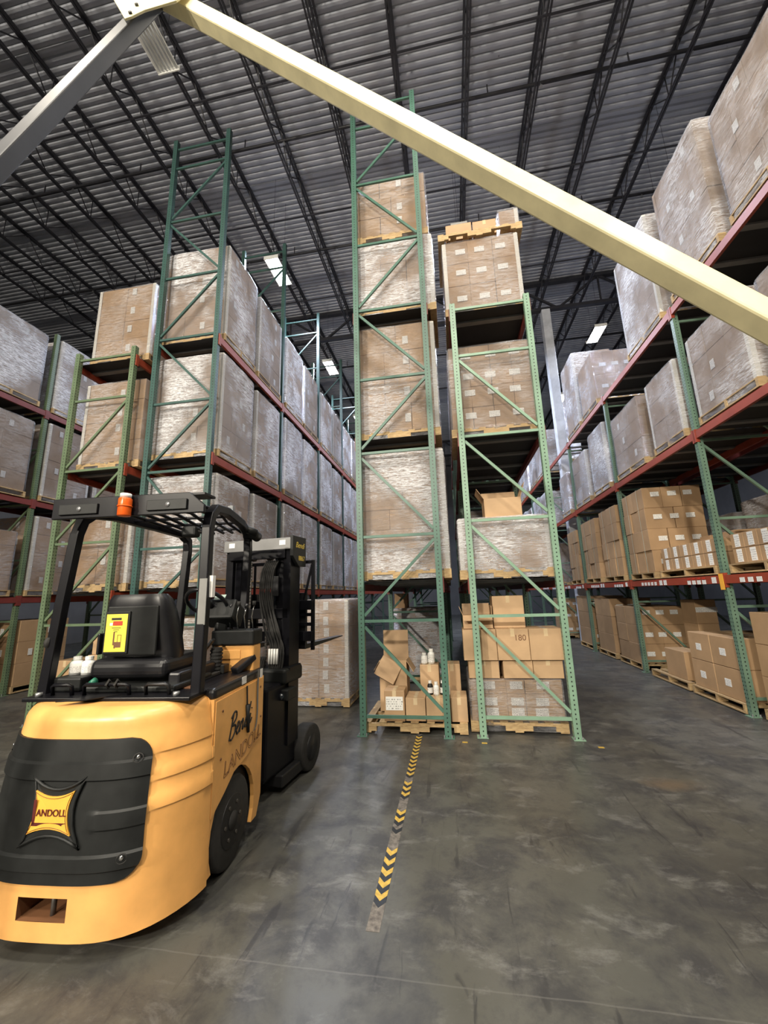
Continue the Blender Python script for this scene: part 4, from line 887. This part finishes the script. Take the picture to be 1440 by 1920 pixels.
MB().bar(wc+Vector((.08, .12, -.15)), (wc.x+.05, wc.y+.10, 1.15), .13, .10).build('steering_column', 'black_plastic', FK, bevel=.02)
b = MB(); c0 = L(405, 1245, 2.95)
for i in range(7): b.cyl((c0.x, c0.y, 1.16+.026*i), (c0.x, c0.y, 1.173+.026*i), .05, 16).cyl((c0.x, c0.y, 1.173+.026*i), (c0.x, c0.y, 1.186+.026*i), .043, 16)
b.build('rubber_boot', 'rubber', FK); MB().bar((c0.x-.06, c0.y-.08, 1.33), (c0.x+.0, c0.y-.06, 1.41), .10, .02).build('tablet_bracket', 'dark_steel', FK, bevel=.004)
# front tower with levers
MB().bb(.25, .615, 1.05, 1.19, 1.10, 1.345).build('front_tower', 'forklift_yellow', FK, bevel=.012); MB().bb(.235, .62, 1.03, 1.21, 1.345, 1.46).build('tower_cap', 'black_plastic', FK, bevel=.012)
MB().bb(.31, .50, 1.043, 1.05, 1.24, 1.31).build('tower_hatch', 'forklift_yellow', FK, bevel=.004)
for q in range(4):
    x = .36+.07*q; MB().tube([(x, 1.12, 1.46), (x-.01, 1.10, 1.56), (x+.02, 1.08, 1.63+.02*(q % 2))], .006, 6).build('control_lever', 'chrome', FK, True); MB().cyl((x+.02, 1.08, 1.63+.02*(q % 2)), (x+.02, 1.08, 1.665+.02*(q % 2)), .016, 10).build('lever_knob', ('vinyl_black', 'rubber')[q % 2], FK, True)
eb = MB().bb(.28, .42, .93, 1.02, 1.152, 1.215).build('switch_box', 'black_plastic', FK, bevel=.006); MB().cyl((.35, .97, 1.215), (.35, .97, 1.25), .014, 12).cyl((.35, .97, 1.245), (.35, .97, 1.262), .026, 14).build('stop_button', 'sticker_red', eb, True)
MB().bar((.50, .95, 1.165), (.585, 1.10, 1.255), .10, .05).build('armrest', 'vinyl_black', FK, bevel=.012); MB().bb(.12, .40, .70, .92, 1.152, 1.175).build('floor_mat', 'rubber', FK, bevel=.006)
MB().bb(.20, .45, .45, .60, 1.152, 1.158).build('info_plate', 'ink_brown', FK)
# mast, articulated a little to the right
MT = FI @ Matrix.Translation((-1.985, 4.0, 0)) @ Matrix.Rotation(math.radians(-6), 4, 'Z')
def mb(): return MB(MT)
for s in (-1, 1):
    b = mb(); b.prism([(s*.38, -.10), (s*.38, .10), (s*.30, .10), (s*.30, .075), (s*.355, .075), (s*.355, -.075), (s*.30, -.075), (s*.30, -.10)], 'z', .35, 2.30); b.build('mast_channel', 'black_paint', FK)
    b = mb(); b.prism([(s*.285, -.075), (s*.285, .085), (s*.215, .085), (s*.215, .065), (s*.262, .065), (s*.262, -.055), (s*.215, -.055), (s*.215, -.075)], 'z', .40, 2.26); b.build('inner_channel', 'black_paint', FK)
    mb().cyl((s*.17, .0, .5), (s*.17, .0, 1.75), .032, 14).cyl((s*.17, 0, 1.75), (s*.17, 0, 2.2), .022, 14).build('lift_cylinder', 'dark_steel', FK, True)
    b = mb()
    for q in range(34): b.bb(s*.10-.010, s*.10+.010, -.07, -.058, 1.0+.034*q, 1.026+.034*q)
    b.build('lift_chain', 'grease_steel', FK)
    mb().cyl((s*.10-.02, -.03, 2.14), (s*.10+.02, -.03, 2.14), .05, 18).build('chain_pulley', 'grease_steel', FK, True)
mb().bb(-.40, .40, -.13, -.10, 2.19, 2.31).build('mast_crosshead', 'bar_grey', FK, bevel=.006); mb().bb(-.33, .33, -.135, -.095, 2.10, 2.19).build('crosshead_lower', 'black_paint', FK, bevel=.006)
for x in (-.3, .30): mb().bb(x-.035, x+.035, -.1335, -.131, 2.235, 2.285).build('white_sticker', 'white_paper', FK)
b = mb(); b.prism([(-.13, 2.12), (-.13, 2.33), (.16, 2.33), (.16, 2.02), (.0, 2.02)], 'x', .385, .42); npl = b.build('name_plate', 'black_plastic', FK, bevel=.004)
M1 = MT @ face_right(.4215, .02, 2.235); text('lettering', 'Bendi', .085, 'ink_yellow', npl, M1, shear=.35); M2 = MT @ face_right(.4215, .06, 2.10); text('lettering', '8867', .07, 'ink_yellow', npl, M2)
mb().bb(-.40, .40, -.12, .12, .95, 1.05).build('mast_tie', 'black_paint', FK, bevel=.01); mb().bb(-.36, .36, -.10, -.07, 1.5, 1.6).build('mast_tie', 'black_paint', FK, bevel=.006)
for q in range(7):
    x = .13+.022*q; b = mb(); P = [(x-.02, -.10, 2.08), (x-.06, -.13, 1.95), (x-.07, -.13, 1.7), (x+.02*(q % 3), -.14, 1.4), (x+.07, -.13, 1.22), (x+.05, -.14, 1.0), (x-.04, -.15, .93-.012*q), (x-.14, -.14, 1.02), (x-.12, -.12, 1.16)]
    sm = []
    for i in range(len(P)-1):
        a0, a1, a2, a3 = (Vector(P[max(i-1, 0)]), Vector(P[i]), Vector(P[i+1]), Vector(P[min(i+2, len(P)-1)]))
        for k in range(5): t = k/5; sm.append(.5*((2*a1)+(a2-a0)*t+(2*a0-5*a1+4*a2-a3)*t*t+(3*a1-a0-3*a2+a3)*t**3))
    b.tube(sm, .011, 7).build('hydraulic_hose', 'rubber', FK, True)
for q in range(4): mb().cyl((.20+.028*q, -.16, 1.08), (.20+.028*q, -.16, 1.22), .011, 8).build('hose_fitting', 'white_plastic', FK, True)
mb().bb(.18, .26, -.13, -.10, 1.72, 1.92).build('valve_block', 'dark_steel', FK, bevel=.006)
# articulated front body
mb().bb(-.42, .40, -.20, .16, .90, 1.04).build('pivot_housing', 'black_plastic', FK, bevel=.03, seg=3)
mb().bb(-.45, .36, -.45, .10, .16, .92).build('front_body', 'black_paint', FK, bevel=.03)
mb().bb(.10, .43, -.20, -.02, .76, .86).build('tow_light_bar', 'black_plastic', FK, bevel=.012); mb().cyl((.36, -.22, .80), (.36, -.18, .80), .03, 14).build('front_light', 'glass_dark', FK, True)
mb().bb(.05, .42, -.25, .35, .06, .16).build('axle_beam', 'dark_steel', FK, bevel=.012)
for s in (-1, 1):
    mb().cyl((s*.10, .30, .20), (s*.30, .30, .20), .19, 28).build('drive_drum', 'black_plastic', FK, True, bevel=.01)
    fw = mb().cyl((s*.30, .30, .215), (s*.44, .30, .215), .215, 36).build('front_tyre', 'rubber', FK, True, bevel=.02); mb().cyl((s*.43, .30, .215), (s*.446, .30, .215), .12, 24).build('front_rim', 'dark_steel', fw, True)
# carriage, load backrest and forks
for z in (1.30, 1.62): mb().bb(-.46, .48, .20, .235, z-.05, z+.05).build('carriage_bar', 'black_paint', FK, bevel=.005)
for x in (-.45, .47): mb().bb(x-.02, x+.02, .225, .25, 1.16, 2.10).build('backrest_post', 'black_paint', FK, bevel=.004)
for z in (1.42, 1.52, 2.08): mb().bb(-.45, .47, .225, .25, z-.018, z+.018).build('backrest_rail', 'black_paint', FK, bevel=.004)
for x in (-.25, 0., .25): mb().bb(x-.012, x+.012, .23, .245, 1.62, 2.08).build('backrest_rail', 'black_paint', FK)
mb().bar((.36, .23, 1.64), (.46, .23, 2.05), .02, .02).build('backrest_rail', 'black_paint', FK)
for s in (-.27, .33):
    b = mb(); b.prism([(.25, 1.75), (.29, 1.75), (.29, 1.215), (1.32, 1.20), (1.32, 1.188), (.40, 1.165), (.25, 1.165)], 'x', s-.05, s+.05); b.build('fork', 'dark_steel', FK, bevel=.004)
# supplement bottles standing on the deck
MB().bb(-.54, -.32, .38, .68, 1.152, 1.238).build('side_tray', 'black_plastic', FK, bevel=.012)
for i, px in enumerate((162, 180)):
    p = FI.inverted() @ Vector((-.475+.095*i, .50, 0)); bottle(p.x, p.y, 1.239, .115, .040, 'white_plastic', 'white_plastic', ('white plastic jar at the left beside the forklift seat', 'white plastic jar right beside the forklift seat back')[i], 'jars on the forklift deck')
